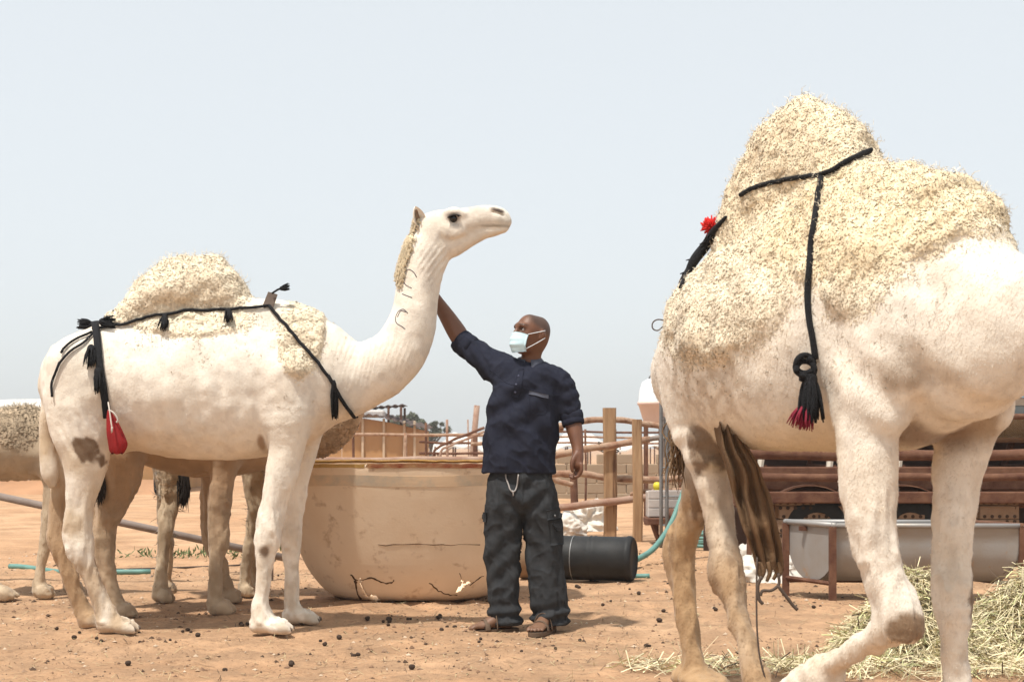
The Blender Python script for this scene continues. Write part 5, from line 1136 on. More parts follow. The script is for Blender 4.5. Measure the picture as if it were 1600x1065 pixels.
m_ = MB(); e0 = db+np.array([.06, .03, .05]); m_.tube([P(1078, 742, 13.2), P(1072, 757, 13.1), P(1062, 785, 13.), P(1050, 815, 12.9), P(1035, 840, 12.7), P(1015, 862, 12.4), np.array([P(985, 0, 12)[0], 12., .06]), np.array([P(950, 0, 11.7)[0], 11.7, .025])], .026, 10, 5)
setprops(m_.build('hose', M['hose'], None, True), 'thick green hose curving down from the fence to the drum', 'hose')
gtube('hose_end', 'short green hose end on the ground beside the drum', 'hose', [(960, 903), (985, 901), (1015, 901)], .02, 'hose')
m_ = MB(); cc0 = G(1125, 858); ring = []
for i in range(90):
    a = i*.35; r = .33+.05*math.sin(i*.7); ring.append([cc0[0]+r*1.1*math.cos(a), cc0[1]+.15+r*math.sin(a), .025+.0016*i+.01*math.sin(i*1.3)])
m_.tube(ring, .02, 7, 2); setprops(m_.build('hose_coil', M['hose'], None, True), 'coil of green hose on the ground behind the big camel hind leg', 'hose')
def sack(name, label, px, py, wx, wy, h, matn, seed, extra=None):
    g0 = G(px, py); m_ = MB(); n1, n2 = 60, 34; pts = np.zeros((n2, n1+1, 3))
    for i in range(n2):
        t = i/(n2-1); z = h*t; 
        for j in range(n1+1):
            a = 2*math.pi*j/n1; r = math.cos(t*math.pi/2)**.55*(1+.0*t); pts[i, j] = [g0[0]+wx*r*math.cos(a), g0[1]+wy*r*math.sin(a), z]
    pp = pts[:, :-1].reshape(-1, 3); nn_ = pp-np.array([g0[0], g0[1], h*.3]); nn_ /= np.linalg.norm(nn_, axis=1)[:, None]
    rd = 1-np.abs(2*fbm(pp+seed, 9, 3)-1); pp = pp+nn_*(.5*min(wx, h)*(rd**3-.35)+.5*h*(fbm(pp+seed, 5, 2)-.5))[:, None]; pp[:, 2] = np.maximum(pp[:, 2], -.002)
    q_ = pp.reshape(n2, n1, 3); q_ = np.concatenate([q_, q_[:, :1]], 1); m_.grid(q_)
    return setprops(m_.build(name, M[matn], None, True), label, 'sack')
sack('sack', 'crumpled white plastic sack behind the fence post', 918, 828, .3, .2, .33, 'sack', 1.)
sack('sack', 'torn white sack leaning by the red post', 890, 838, .17, .14, .28, 'sack', 5.)
sack('sack', 'pale green sack lying by the red post', 884, 834, .13, .11, .2, 'sackgreen', 9.)
sack('sack', 'white sack lying near the trough beyond the big camel hind leg', 1205, 906, .26, .17, .2, 'sack', 13.)
sack('sack', 'small white sack by the hose coil', 1165, 888, .12, .12, .17, 'sack', 17.)
sack('sack', 'small green cloth scrap below the white sacks', 1172, 900, .05, .05, .07, 'sackgreen', 21.)

# ================================================================== pole fence on the right of the man
FN = thing('pole_fence', 'rough pole fence tied to a thick wooden post right of the man', 'fence', (P(953, 840, 16.2)[0], 16.2, 0))
def post(parent, px, ytop, ybase, wpx, matn, dy=.9, name='post', tilt=0):
    g0 = G(px, ybase); s_ = g0[1]/FPX; h = (ybase-ytop)*s_; w_ = wpx*s_; mb = MB()
    g_ = [(np.array([g0[0]+tilt*h*t+.006*math.sin(5*t), g0[1]+.004*math.cos(7*t), h*t]), w_/2*(1+.03*math.sin(9*t+px))) for t in np.linspace(-.02, 1, 7)]
    if matn == 'wood': 
        V_ = []; 
        for c_, r in g_:
            for sx, sy in ((-1, -.8), (-.8, -1), (.8, -1), (1, -.8), (1, .8), (.8, 1), (-.8, 1), (-1, .8)): V_.append(c_+np.array([sx*r, sy*r*dy, 0]))
        F_ = [(i*8+k, i*8+(k+1) % 8, (i+1)*8+(k+1) % 8, (i+1)*8+k) for i in range(6) for k in range(8)]+[tuple(range(8))[::-1], tuple(48+k for k in range(8))]; mb.add(V_, F_)
    else: mb.tube([c_ for c_, r in g_], w_/2, 10)
    return mb.build(name, M[matn], parent, matn != 'wood')
def rail(parent, pts, Y, rpx, matn, name='rail', Y2=None):
    Y2 = Y if Y2 is None else Y2; n = len(pts); pp = [P(x, y, Y+(Y2-Y)*i/(n-1)) for i, (x, y) in enumerate(pts)]; mb = MB()
    q_ = catmull(np.array(pp), 6); q_ = q_+.004*np.array([[0, math.sin(i*1.1), math.sin(i*.8+1)] for i in range(len(q_))]); r = rpx*Y/FPX
    mb.tube(q_, [r*(1+.05*math.sin(i*1.7)) for i in range(len(q_))], 10); return mb.build(name, M[matn], parent, True)
post(FN, 953, 637, 841, 20, 'wood'); post(FN, 996, 655, 846, 15, 'wood'); post(FN, 897, 735, 824, 12, 'rust')
rail(FN, [(862, 668), (905, 659), (945, 655), (985, 658), (1020, 664), (1062, 669)], 16.35, 5, 'palepipe')
rail(FN, [(862, 713), (900, 704), (950, 696), (1015, 686)], 15.95, 5.5, 'palepipe'); rail(FN, [(1010, 687), (1040, 681), (1075, 674)], 15.95, 4.4, 'greypipe')
rail(FN, [(860, 741), (900, 739), (950, 746), (1000, 749), (1085, 746)], 16.35, 5.5, 'palepipe')
rail(FN, [(868, 794), (905, 789), (955, 783), (1010, 777), (1082, 767)], 15.95, 6, 'rustpipe'); rail(FN, [(855, 740), (875, 752), (895, 757)], 17.2, 4.5, 'palepipe')
rail(FN, [(868, 741), (890, 742), (912, 741)], 16.6, 3.5, 'rust'); rail(FN, [(880, 672), (862, 668), (830, 663)], 16.4, 4.5, 'palepipe')
m_ = MB()
for k in range(3): m_.tube([P(953, 700, 16.2)+np.array([.1*math.cos(a), .14*math.sin(a), .02*math.sin(a+k)+.03*(k-1)]) for a in np.linspace(0, 6.28, 13)], .008, 5)
m_.tube([P(942, 694, 15.95), P(935, 690, 15.93), P(938, 698, 15.92)], .006, 5, 3); m_.build('wire_tie', M['wire'], FN, True)
# mid-distance pens: thin rails and uprights
PN = thing('pipe_pen', 'thin rusty pipe pen beyond the tub with a bent gate brace', 'fence', (P(700, 760, 24)[0], 24, 0))
rail(PN, [(300, 682), (520, 679), (640, 679), (770, 680)], 24, 2.6, 'palepipe'); rail(PN, [(655, 690), (700, 692), (770, 692)], 25, 2., 'rust'); rail(PN, [(655, 708), (720, 708), (770, 708)], 25, 2., 'rust')
for x, yt, mt in ((666, 660, 'rust'), (699, 655, 'rustpipe'), (552, 640, 'rust'), (480, 650, 'rust')): post(PN, x, yt, 793, 4.2, mt)
post(PN, 743, 677, 790, 8, 'rust'); post(PN, 634, 676, 795, 5, 'palepipe')
rail(PN, [(757, 668), (720, 682), (700, 691), (686, 698), (679, 704), (678, 716), (678, 745)], 23, 2.2, 'rust', 'gate_brace'); rail(PN, [(757, 674), (725, 687), (703, 696), (690, 703), (688, 716), (688, 745)], 23, 2., 'rustpipe', 'gate_brace')
rail(PN, [(736, 694), (755, 692), (775, 692)], 22, 3, 'palepipe')
TRl = thing('top_rail', 'thick worn rail running just above the far edge of the tub', 'rail', (P(600, 0, 11.3)[0], 11.3, 0))
rail(TRl, [(300, 717), (420, 718), (560, 719), (700, 718), (830, 716)], 11.3, 5.6, 'rustpipe'); post(TRl, 345, 712, 895, 9, 'rust'); post(TRl, 822, 711, 897, 9, 'rust')
RP = thing('rail_pen', 'low rail pen in the distance between the man and the fence post', 'fence', (P(900, 780, 27)[0], 27, 0))
for y, mt in ((675, 'rust'), (683, 'palepipe'), (692, 'rustpipe')): rail(RP, [(800, y+1), (880, y-1), (960, y), (1120, y+1)], 27, 1.8, mt)
for x in (815, 863, 915, 962, 1010, 1062): post(RP, x, 670, 784, 3.5, 'rust')
for px_, top in ((738, 633), (731, 655)):
    g0 = G(px_, 762); m_ = MB(); hh = (762-top)/FPX*g0[1]; m_.tube([g0, g0+[.02, 0, hh*.5], g0+[.12 if px_ == 738 else .0, 0, hh]], .075 if px_ == 738 else .02, 8)
    setprops(m_.build('pole', M['rustpipe'], None, True), 'tall weathered pole standing beyond the pens' if px_ == 738 else 'thin distant mast left of the tall weathered pole', 'pole')
# low wall of mud blocks
WL = thing('block_wall', 'low mud-block wall behind the pole fence', 'wall', (P(950, 780, 29)[0], 29, 0)); bm = None
for r in range(5):
    for k in range(13):
        if rnd.random() < .02: continue
        x = -1.7+k*.405+(.2 if r % 2 else 0); 
        if bm is None:
            m_ = MB(); m_.box((0, 0, 0), (.395, .2, .195), bev=.012); o = m_.build('block', M['block'], None); bm = o.data; bpy.data.objects.remove(o)
            bm.transform(__import__('mathutils').Matrix.Translation((0, 0, -.0975)))
        o = bpy.data.objects.new('block', bm); COL.objects.link(o); o.parent = WL; o.location = (x-WL.location.x+1.6, 29-29+rnd.gauss(0, .006), r*.2+rnd.gauss(0, .003)+.0); o.rotation_euler = (0, 0, rnd.gauss(0, .012))

# ================================================================== shed and tan building
def shed():
    Y = 42.; s_ = Y/FPX; t = thing('shed', 'tan board shed with dark sheet roof in the distance left of the man', 'shed', (P(575, 0, Y)[0], Y, 0))
    xw = lambda px_: (px_-800)*s_; zt = lambda py_: CH-(py_-HZ)*s_
    edges = [430, 466, 500, 534, 567, 600, 632, 648]; tops = [652, 650, 650, 651, 653, 658, 665, 669]
    for i, (a, b) in enumerate(zip(edges[:-1], edges[1:])):
        m_ = MB(); h0, h1 = zt(tops[i]), zt(tops[i+1]); x0, x1 = xw(a)+.01, xw(b)-.01
        V_ = [(x0, Y, 0), (x1, Y, 0), (x1, Y, h1), (x0, Y, h0), (x0, Y+.05, 0), (x1, Y+.05, 0), (x1, Y+.05, h1), (x0, Y+.05, h0)]
        m_.add(V_, [(0, 1, 2, 3), (7, 6, 5, 4), (0, 4, 5, 1), (1, 5, 6, 2), (2, 6, 7, 3), (3, 7, 4, 0)]); m_.build('board', M['ply'], t)
    m_ = MB(); x1 = xw(648); x2 = xw(662); m_.add([(x1, Y, 0), (x2, Y+2.5, 0), (x2, Y+2.5, zt(672)), (x1, Y, zt(669)), (x1-.04, Y+.04, 0), (x2-.04, Y+2.54, 0), (x2-.04, Y+2.54, zt(672)), (x1-.04, Y+.04, zt(669))], [(0, 1, 2, 3), (7, 6, 5, 4), (1, 5, 6, 2), (2, 6, 7, 3)]); m_.build('side_board', M['ply'], t)
    for x in (466, 500, 567, 600, 632, 648): m_ = MB(); m_.box((xw(x), Y-.05, .95), (.07, .06, 1.9-.15*(x > 600)), bev=.01); m_.build('batten', M['batten'], t)
    # dark corrugated roof, sagging to the right
    xs_ = np.linspace(xw(425), xw(668), 90); g_ = np.array([[(x, Y-.35+yy, np.interp(x, [xw(425), xw(585), xw(668)], [zt(648), zt(650), zt(672)])+.02+.03*math.sin(x*28)+.12*(yy/3)) for yy in (0, 1.5, 3.2)] for x in xs_])
    m_ = MB(); m_.slab(g_, np.broadcast_to(np.array([0, 0, .02]), g_.shape)); m_.build('roof', M['darkroof'], t)
    m_ = MB(); m_.box((xw(512), Y-.1, zt(655)), (1.6, .05, .32)); m_.build('dark_tarp', M['darkroof'], t)
    g_ = np.array([[(x, Y+.6+yy, np.interp(x, [xw(545), xw(628)], [zt(638), zt(632)])+.02*math.sin(x*30)) for yy in (0, 1.6)] for x in np.linspace(xw(545), xw(628), 50)]); m_ = MB(); m_.slab(g_, np.broadcast_to(np.array([0, 0, .03]), g_.shape)); m_.build('canopy', M['darkroof'], t)
    for x, yy in ((552, .65), (604, .65), (624, .65), (624, 2.1), (552, 2.1)): m_ = MB(); m_.box((xw(x), Y+yy, zt(634)/2), (.07, .07, zt(634))); m_.build('canopy_post', M['rust'], t)
    m_ = MB(); m_.box((xw(575), Y+.3, zt(646)), (.95, .5, .22), bev=.05); setprops(m_.build('crate', M['panel'], None), 'pale box lying on the roof of the distant shed', 'box')
shed()
def tan_building():
    Y = 33.; s_ = Y/FPX; t = thing('boarded_building', 'tan boarded building with pale roof behind the camels at far left', 'building', (P(100, 0, Y)[0], Y, 0)); xw = lambda px_: (px_-800)*s_
    for i in range(16):
        a = 245-i*33; m_ = MB(); m_.box((xw(a-16.5), Y, .95), (33*s_-.015, .06, 1.9), bev=.005); m_.build('board', M['ply'], t)
        if i % 2 == 0: m_ = MB(); m_.box((xw(a-2), Y-.05, .95), (.07, .05, 1.9)); m_.build('batten', M['batten'], t)
    g_ = np.array([[(x, Y-.4+yy, 1.95+.16*math.sin(math.pi*yy/5)+.12*math.exp(-((x-xw(20))/2.)**2)*math.sin(math.pi*yy/5)) for yy in np.linspace(0, 5, 9)] for x in np.linspace(xw(255), xw(-300), 30)]); m_ = MB(); m_.slab(g_, np.broadcast_to(np.array([0, 0, -.03]), g_.shape)); m_.build('roof', M['whiteroof'], t, True)
    m_ = MB(); m_.box((xw(245)-.03, Y+2.5, .95), (.05, 5, 1.88)); m_.build('side_wall', M['ply'], t)
    xs_ = np.linspace(xw(-320), xw(270), 90); pts = np.array([[(x, Y-.35-1.1*(1-v), -.02+.34*v**.7*(.7+.5*fbm(np.array([[x, 0, 0]]), 1.1, 3)[0])) for v in np.linspace(0, 1, 7)] for x in xs_])
    m_ = MB(); m_.grid(pts); setprops(m_.build('earth_mound', M['sandmound'], None, True), kind='structure')
tan_building()
m_ = MB(); m_.tube([P(243, 735, 30), P(243, 765, 30), P(248, 771, 30), P(262, 775, 29.5)], .035, 8, 3); setprops(m_.build('bent_pipe', M['rope'], None, True), 'bent black pipe at the corner of the boarded building', 'pipe')

# ================================================================== far trees, tents
def tree(px_, top, Y, wpx, label):
    s_ = Y/FPX; x = (px_-800)*s_; h = CH+(HZ-top)*s_; t = thing('tree', label, 'tree', (x, Y, 0)); m_ = MB(); m_.tube([(x, Y, 0), (x+.1, Y, h*.4), (x-.05, Y, h*.75)], [.22, .16, .06], 8, 3)
    clumps = [(x+rnd.gauss(0, wpx*s_*.32), Y+rnd.gauss(0, wpx*s_*.3), h*(.5+.42*rnd.random()), wpx*s_*(.14+.12*rnd.random())) for _ in range(22)]
    for cx, cy, cz, r in clumps[:8]: m_.tube([(x, Y, h*.35), ((x+cx)/2, (Y+cy)/2, h*.3+cz*.35), (cx, cy, cz)], [.09, .06, .02], 6, 2)
    m_.build('trunk', M['leafb'], t, True); V_ = []; 
    for cx, cy, cz, r in clumps:
        n = 260; d = nrng.normal(size=(n, 3)); d /= np.linalg.norm(d, axis=1)[:, None]; p_ = np.array([cx, cy, cz])+d*r*(.45+.6*nrng.random((n, 1)))*np.array([1, 1, .75]); a = nrng.normal(size=(n, 3))*.075*r/.5; b = nrng.normal(size=(n, 3))*.075*r/.5
        V_.append(np.stack([p_-a, p_+b, p_+a, p_-b], 1).reshape(-1, 3))
    V_ = np.concatenate(V_); mesh_obj('crown', V_, np.arange(len(V_)).reshape(-1, 4), M['leaf'], t, False)
tree(637, 645, 85, 44, 'grey-green tree behind the roof of the distant shed'); tree(673, 655, 90, 32, 'smaller grey-green tree just right of the distant shed')
def tent(px_, Y, wpx, top, label):
    s_ = Y/FPX; x = (px_-800)*s_; h = CH+(HZ-top)*s_; w_ = wpx*s_; g_ = np.array([[(x+w_*(u-.5), Y+3*v, h*(1-.35*abs(2*v-1))*(1-.12*math.sin(u*9.4)**2)*(.55+.45*math.sin(math.pi*(.08+.84*u)))) for v in np.linspace(0, 1, 7)] for u in np.linspace(0, 1, 25)]); m_ = MB(); m_.slab(g_, np.broadcast_to(np.array([0, 0, -.04]), g_.shape)); t = thing('tent', label, 'tent', (x, Y, 0)); m_.build('canvas', M['whiteroof'], t, True)
    for u in (.05, .35, .65, .95):
        for yy in (.3, 2.7): m_ = MB(); m_.tube([(x+w_*(u-.5), Y+yy, 0), (x+w_*(u-.5), Y+yy, h*.62)], .04, 6); m_.build('pole', M['rust'], t)
tent(722, 62, 95, 672, 'low white tent far off between shed and man'); tent(905, 70, 120, 674, 'long white tent roof far off right of the man'); tent(1010, 80, 90, 676, 'pale tent roof far off behind the fence rails')

# ================================================================== tanker on blocks behind the big camel
TK = thing('tank_trailer', 'old tank trailer with blue and grey stripes on brick piers', 'trailer', (3.5, 12.6, 0))
tx0, tx1, ty, tz, tr_ = 2.0, 6.2, 12.75, 1.64, .57
m_ = MB(); pr = [(.001, -.12), (tr_*.45, -.1), (tr_*.8, -.05), (tr_*.96, -.01), (tr_, .03)]; L_ = tx1-tx0; pr += [(tr_, L_-.03), (tr_*.96, L_+.01), (tr_*.8, L_+.05), (tr_*.45, L_+.1), (.001, L_+.12)]
m_.lathe(pr, (tx0, ty, tz), 48, axis=(1, 0, 0)); m_.build('tank', M['tankpink'], TK, True)
def strip(a0, a1, matn, out, name='paint_stripe'):
    g_ = np.array([[(x, ty-(tr_+out)*math.cos(a), tz+(tr_+out)*math.sin(a)) for a in np.linspace(a0, a1, 8)] for x in np.linspace(tx0+.05, tx1-.05, 12)]); cn = g_-np.array([0, ty, tz]); cn[:, :, 0] = 0; cn /= np.linalg.norm(cn, axis=2)[:, :, None]
    mm_ = MB(); mm_.slab(g_, -cn*.006); mm_.build(name, M[matn], TK, True)
strip(-.62, -.46, 'tankblue', .004); strip(-.45, -.34, 'tankcream', .004); strip(-.33, -.12, 'tankblue', .004); strip(-.11, .1, 'tankgrey', .004); strip(-1.15, -.63, 'skirt', .006, 'corrugated_skirt')
for x in np.linspace(tx0+.3, tx1-.3, 5):
    m_ = MB(); m_.tube([(x, ty-(tr_+.02)*math.cos(a), tz+(tr_+.02)*math.sin(a)) for a in np.linspace(-1.6, 1.6, 15)], .02, 6, flat=.4); m_.build('hoop', M['rust'], TK, True)
m_ = MB(); m_.tube([(tx0-.3, ty-.66, 1.29), (tx1, ty-.66, 1.29)], .025, 8); m_.build('side_pipe', M['rust'], TK, True)
for yy in (-.42, .42): m_ = MB(); m_.box(((tx0+tx1)/2, ty+yy, .76), (L_+.5, .1, .2), bev=.01); m_.build('chassis_beam', M['rust'], TK)
for x in (2.15, 2.75, 3.35, 3.95, 4.55, 5.15, 5.75):
    for s_ in (-1, 1):
        m_ = MB(); m_.tube([(x, ty+s_*.42, .85), (x+.06, ty+s_*.30, 1.16)], .03, 6); m_.build('cradle_strut', M['tankcream' if s_ < 0 and x < 5 else 'rust'], TK)
    m_ = MB(); m_.box((x+.02, ty, .84), (.08, .84, .07)); m_.build('cross_member', M['rust'], TK)
m_ = MB(); m_.box(((tx0+tx1)/2, ty+.62, .59), (L_+.4, .03, 1.06)); m_.build('added_shade_panel', M['darkroof'], TK)  # added dark sheet, stands in for the shade beneath the trailer
for yy in (.0, .25): m_ = MB(); m_.box(((tx0+tx1)/2, ty+yy, .60), (L_, .2, .22), bev=.02); m_.build('added_dark_box', M['rust'], TK)  # full-length boxes added to deepen the dark under the tank
m_ = MB(); m_.box(((tx0+tx1)/2, ty-.58, .60), (L_+.2, .07, .1), bev=.01); m_.build('lower_beam', M['rust'], TK)
for x in (2.55, 3.35):      # curved mudguards
    g_ = np.array([[(x+.42*math.cos(a), ty-.6+yy, .34+.36*math.sin(a)) for yy in (0, .3)] for a in np.linspace(.25, math.pi-.25, 14)]); m_ = MB(); m_.slab(g_, np.broadcast_to(np.array([0, 0, .012]), g_.shape)); m_.build('mudguard', M['rust'], TK, True)
for x in (2.62, 3.42):
    for yy in (-.45, .45):
        W_ = thing('x', None, None, (x, ty+yy, .30)); bpy.data.objects.remove(W_)
        m_ = MB(); m_.lathe([(.16, -.09), (.26, -.1), (.3, -.07), (.305, 0), (.3, .07), (.26, .1), (.16, .09)], (x, ty+yy, .31), 32, axis=(0, 1, 0)); wh = m_.build('wheel', M['tyre'], TK, True)
        m_ = MB(); m_.lathe([(.001, -.05), (.06, -.06), (.13, -.03), (.165, -.08), (.165, .08), (.13, .03), (.001, .04)], (x, ty+yy, .31), 24, axis=(0, 1, 0)); m_.build('rim', M['rust'], wh, True)
# brick piers: every brick a part, dark discs on its face painted as the shade inside holes
bd = {}
def brick_mesh():
    m_ = MB(); m_.box((0, 0, .06), (.34, .18, .115), bev=.006); b = m_.build('brick', M['brick'], None); me = b.data; bpy.data.objects.remove(b); me.transform(__import__('mathutils').Matrix.Translation((0, 0, .0575)))
    m_ = MB()
    for i in range(5):
        for j in range(2): m_.lathe([(.001, .0), (.016, 0), (.016, .004)], (-.13+i*.065, -.0915, .035+j*.045), 8, axis=(0, 1, 0))
    h = m_.build('brick_hole_shade', M['hole_shade'], None); mh = h.data; off = np.array(h.location); bpy.data.objects.remove(h); mh.transform(__import__('mathutils').Matrix.Translation(Vector(off))); return me, mh
bme, bmh = brick_mesh()
def pier(px_, Y, n, wide, label):
    x = (px_-800)/FPX*Y; t = thing('brick_pier', label, 'pier', (x, Y, 0), 'brick piers under the tank trailer')
    for r in range(n):
        for k in range(wide):
            o = bpy.data.objects.new('brick', bme); COL.objects.link(o); o.parent = t; o.location = ((k-(wide-1)/2)*.35+rnd.gauss(0, .012), rnd.gauss(0, .012), r*.119-.002); o.rotation_euler = (0, 0, rnd.gauss(0, .04)+(math.pi/2 if False else 0)); 
            h = bpy.data.objects.new('hole_shade', bmh); COL.objects.link(h); h.parent = o; h['kind'] = 'stuff'
pier(1240, 12.3, 5, 1, 'perforated brick pier under the trailer, nearest the big camel hind legs'); pier(1300, 12.3, 4, 1, 'low perforated brick pier just right of the first pier under the trailer'); pier(1412, 12.3, 4, 1, 'narrow brick pier under the trailer seen between the forelegs of the big camel'); pier(1558, 12.3, 5, 1, 'tall brick pier under the trailer at the right edge')
# rusty pipe rails in front of the trailer
RR = thing('pipe_railing', 'rusty double pipe railing in front of the tank trailer', 'railing', (3.4, 11.2, 0))
rail(RR, [(1165, 709), (1350, 711), (1500, 711), (1720, 708)], 11.2, 9, 'rust'); rail(RR, [(1165, 746), (1350, 745), (1500, 745), (1720, 744)], 11.2, 6.5, 'rust')
for x in (1172, 1356, 1515, 1700): post(RR, x, 704, 902, 13, 'rust')
# ladder frame with mesh panel, white domed tank
LF = thing('ladder_frame', 'grey tubular ladder frame with mesh panel left of the big camel', 'frame', (P(1042, 0, 14.5)[0], 14.5, 0)); Yl = 14.5
for x0 in (1033, 1042): m_ = MB(); m_.tube([np.array([P(x0, 0, Yl)[0], Yl, 0]), P(x0, 600, Yl), P(x0+1, 582, Yl), P(x0+6, 574, Yl), P(x0+16, 573, Yl)], .019, 8, 4); m_.build('upright', M['steel'], LF, True)
for y in (600, 640, 684, 730, 775, 820): m_ = MB(); m_.tube([P(1033, y, Yl), P(1078, y, Yl)], .01, 6); m_.build('rung', M['steel'], LF)
m_ = MB(); m_.tube([np.array([P(1080, 0, Yl)[0], Yl, 0]), P(1080, 573, Yl)], .019, 8); m_.build('upright', M['steel'], LF)
m_ = MB(); m_.box((P(1057, 0, Yl)[0], Yl+.05, P(0, 682, Yl)[2]), (.26, .02, .42)); m_.build('panel', M['panel'], LF)
m_ = MB()
for i in range(9):
    for d in (-1, 1): a = P(1035, 608+d*0+i*6, Yl-.01); b_ = a+np.array([.27, 0, d*.27]); m_.tube([a+np.array([0, 0, 0]), b_], .0035, 4)
m_.build('mesh_wire', M['steel'], LF, kind='stuff')
DT = thing('domed_tank', 'white domed water tank with pinkish tapered base on a stand', 'tank', (P(1020, 0, 19)[0], 19, 0)); xd = P(1021, 0, 19)[0]; zt_ = lambda y: CH-(y-HZ)*19/FPX
m_ = MB(); m_.lathe([(.001, zt_(591)), (.08, zt_(592)), (.15, zt_(597)), (.185, zt_(610)), (.2, zt_(627))], (xd, 19, 0), 28); m_.build('dome', M['dome'], DT, True)
m_ = MB(); m_.lathe([(.2, zt_(627)), (.215, zt_(628)), (.215, zt_(632)), (.2, zt_(633)), (.135, zt_(658)), (.12, zt_(661)), (.001, zt_(661))], (xd, 19, 0), 28); m_.build('base', M['pink'], DT, True)
m_ = MB(); m_.tube([(xd-.06, 18.98, zt_(594)), (xd-.05, 18.98, zt_(588)), (xd-.02, 18.98, zt_(587)), (xd-.01, 18.98, zt_(592))], .012, 6, 3); m_.build('lid_handle', M['steel'], DT, True)
for sx in (-1, 1):
    for sy in (-1, 1): m_ = MB(); m_.box((xd+sx*.1, 19+sy*.1, zt_(660)/2-.01), (.04, .04, zt_(660)-.02)); m_.build('leg', M['rust'], DT)
# junk under the fence: wooden box, pipes, valve
JB = thing('wooden_box', 'grey weathered wooden box with rusty sled base by the fence', 'box', (P(1050, 0, 15.2)[0], 15.2, 0)); xj = P(1052, 0, 15.2)[0]
for i in range(3): m_ = MB(); m_.box((xj, 15.1, .34+i*.095), (.56, .03, .09), bev=.006); m_.build('plank', M['panel'], JB)
m_ = MB(); m_.box((xj, 15.3, .42), (.54, .36, .28), bev=.01); m_.build('crate_body', M['panel'], JB); m_ = MB(); m_.box((xj, 15.2, .25), (.6, .5, .07), bev=.01); m_.build('base', M['rust'], JB)
for sx in (-1, 1): m_ = MB(); m_.tube([(xj+sx*.24, 15.1, .25), (xj+sx*.18, 15.1, .08), (xj+sx*.12, 15.1, 0)], .03, 6, 2); m_.build('leg', M['rust'], JB)
m_ = MB(); m_.tube([P(1048, 800, 15.), P(1068, 815, 14.6)], .05, 10); setprops(m_.build('pipe_offcut', M['rust'], None, True), 'short rusty pipe offcut leaning on the wooden box', 'pipe')
VL = thing('water_valve', 'yellow float valve with short green pipe behind the fence rail', 'valve', P(1027, 766, 15.6)); m_ = MB(); m_.lathe([(.001, .06), (.03, .055), (.045, .03), (.048, 0), (.03, -.03), (.03, -.06), (.001, -.06)], P(1027, 761, 15.6), 16); m_.build('float', M['yellow'], VL, True)
m_ = MB(); m_.tube([P(985, 772, 15.7), P(1005, 767, 15.65), P(1060, 765, 15.6), P(1085, 760, 15.6)], .022, 8, 3); m_.build('pipe', M['palepipe'], VL, True)
m_ = MB(); m_.tube([np.array([P(1027, 0, 15.62)[0], 15.62, 0]), P(1027, 767, 15.62)], .018, 8); m_.build('riser', M['rust'], VL, True)

# ================================================================== galvanised trough
TG = thing('feed_trough', 'galvanised half-round feed trough on rusty angle legs behind the big camel', 'trough', (P(1400, 0, 9.7)[0], 9.7, 0))
A0 = np.array([2.03, 9.64, .505]); A1 = np.array([3.22, 9.57, .505]); Tx = A1-A0; TL = np.linalg.norm(Tx); Tx /= TL; Ty = np.array([-.40, .90, 0]); TW = .27
def tp(u, v, z): return A0+Tx*u+Ty*v+np.array([0, 0, z])
pf = [(-TW, 0.), (-TW*.97, -.12)]+[(-TW*.97*math.cos(a), -.14-.24*math.sin(a)) for a in np.linspace(.15, math.pi-.15, 15)]+[(TW*.97, -.12), (TW, 0.)]
g_ = np.array([[tp(u, v, z) for v, z in pf] for u in np.linspace(0, TL, 14)]); nrm_ = np.array([[Ty*v/TW+np.array([0, 0, (z+.1)/.3]) for v, z in pf] for u in range(14)]); nrm_ /= np.linalg.norm(nrm_, axis=2)[:, :, None]
m_ = MB(); m_.slab(g_, -nrm_*.008); m_.build('trough_shell', M['galv'], TG, True)
for u in (-.004, TL-.004):
    m_ = MB(); ring_ = [tp(u, v, z) for v, z in pf]; ring2 = [p_+Tx*.008 for p_ in ring_]; n_ = len(ring_); m_.add(ring_+ring2, [tuple(range(n_))[::-1], tuple(range(n_, 2*n_))]+[(i, (i+1) % n_, n_+(i+1) % n_, n_+i) for i in range(n_)]); m_.build('end_plate', M['galv'], TG)
for v in (-TW, TW): m_ = MB(); m_.tube([tp(-.03, v, .005), tp(TL+.03, v, .005)], .018, 8); m_.build('rim_bar', M['galv'], TG, True)
for u in (-.012, TL+.012): m_ = MB(); m_.tube([tp(u, -TW-.02, .006), tp(u, TW+.02, .006)], .02, 8); m_.build('end_bar', M['rust'] if u > 0 else M['galv'], TG, True)
for u in (-.02, TL+.02):
    for v in (-TW, TW): p_ = tp(u, v, 0); m_ = MB(); m_.box((p_[0], p_[1], .25), (.045, .045, .505), rot=math.atan2(Tx[1], Tx[0])); m_.build('leg', M['rust'], TG)
    m_ = MB(); m_.tube([tp(u, -TW, -.38), tp(u, TW, -.38)], .016, 6); m_.build('cross_brace', M['rust'], TG)
m_ = MB(); m_.tube([tp(0, TW, -.4), tp(TL, TW, -.4)], .016, 6); m_.build('long_brace', M['rust'], TG)
m_ = MB(); m_.box(tp(-.03, .05, -.03), (.05, .03, .03)); m_.build('drain_lug', M['rust'], TG)

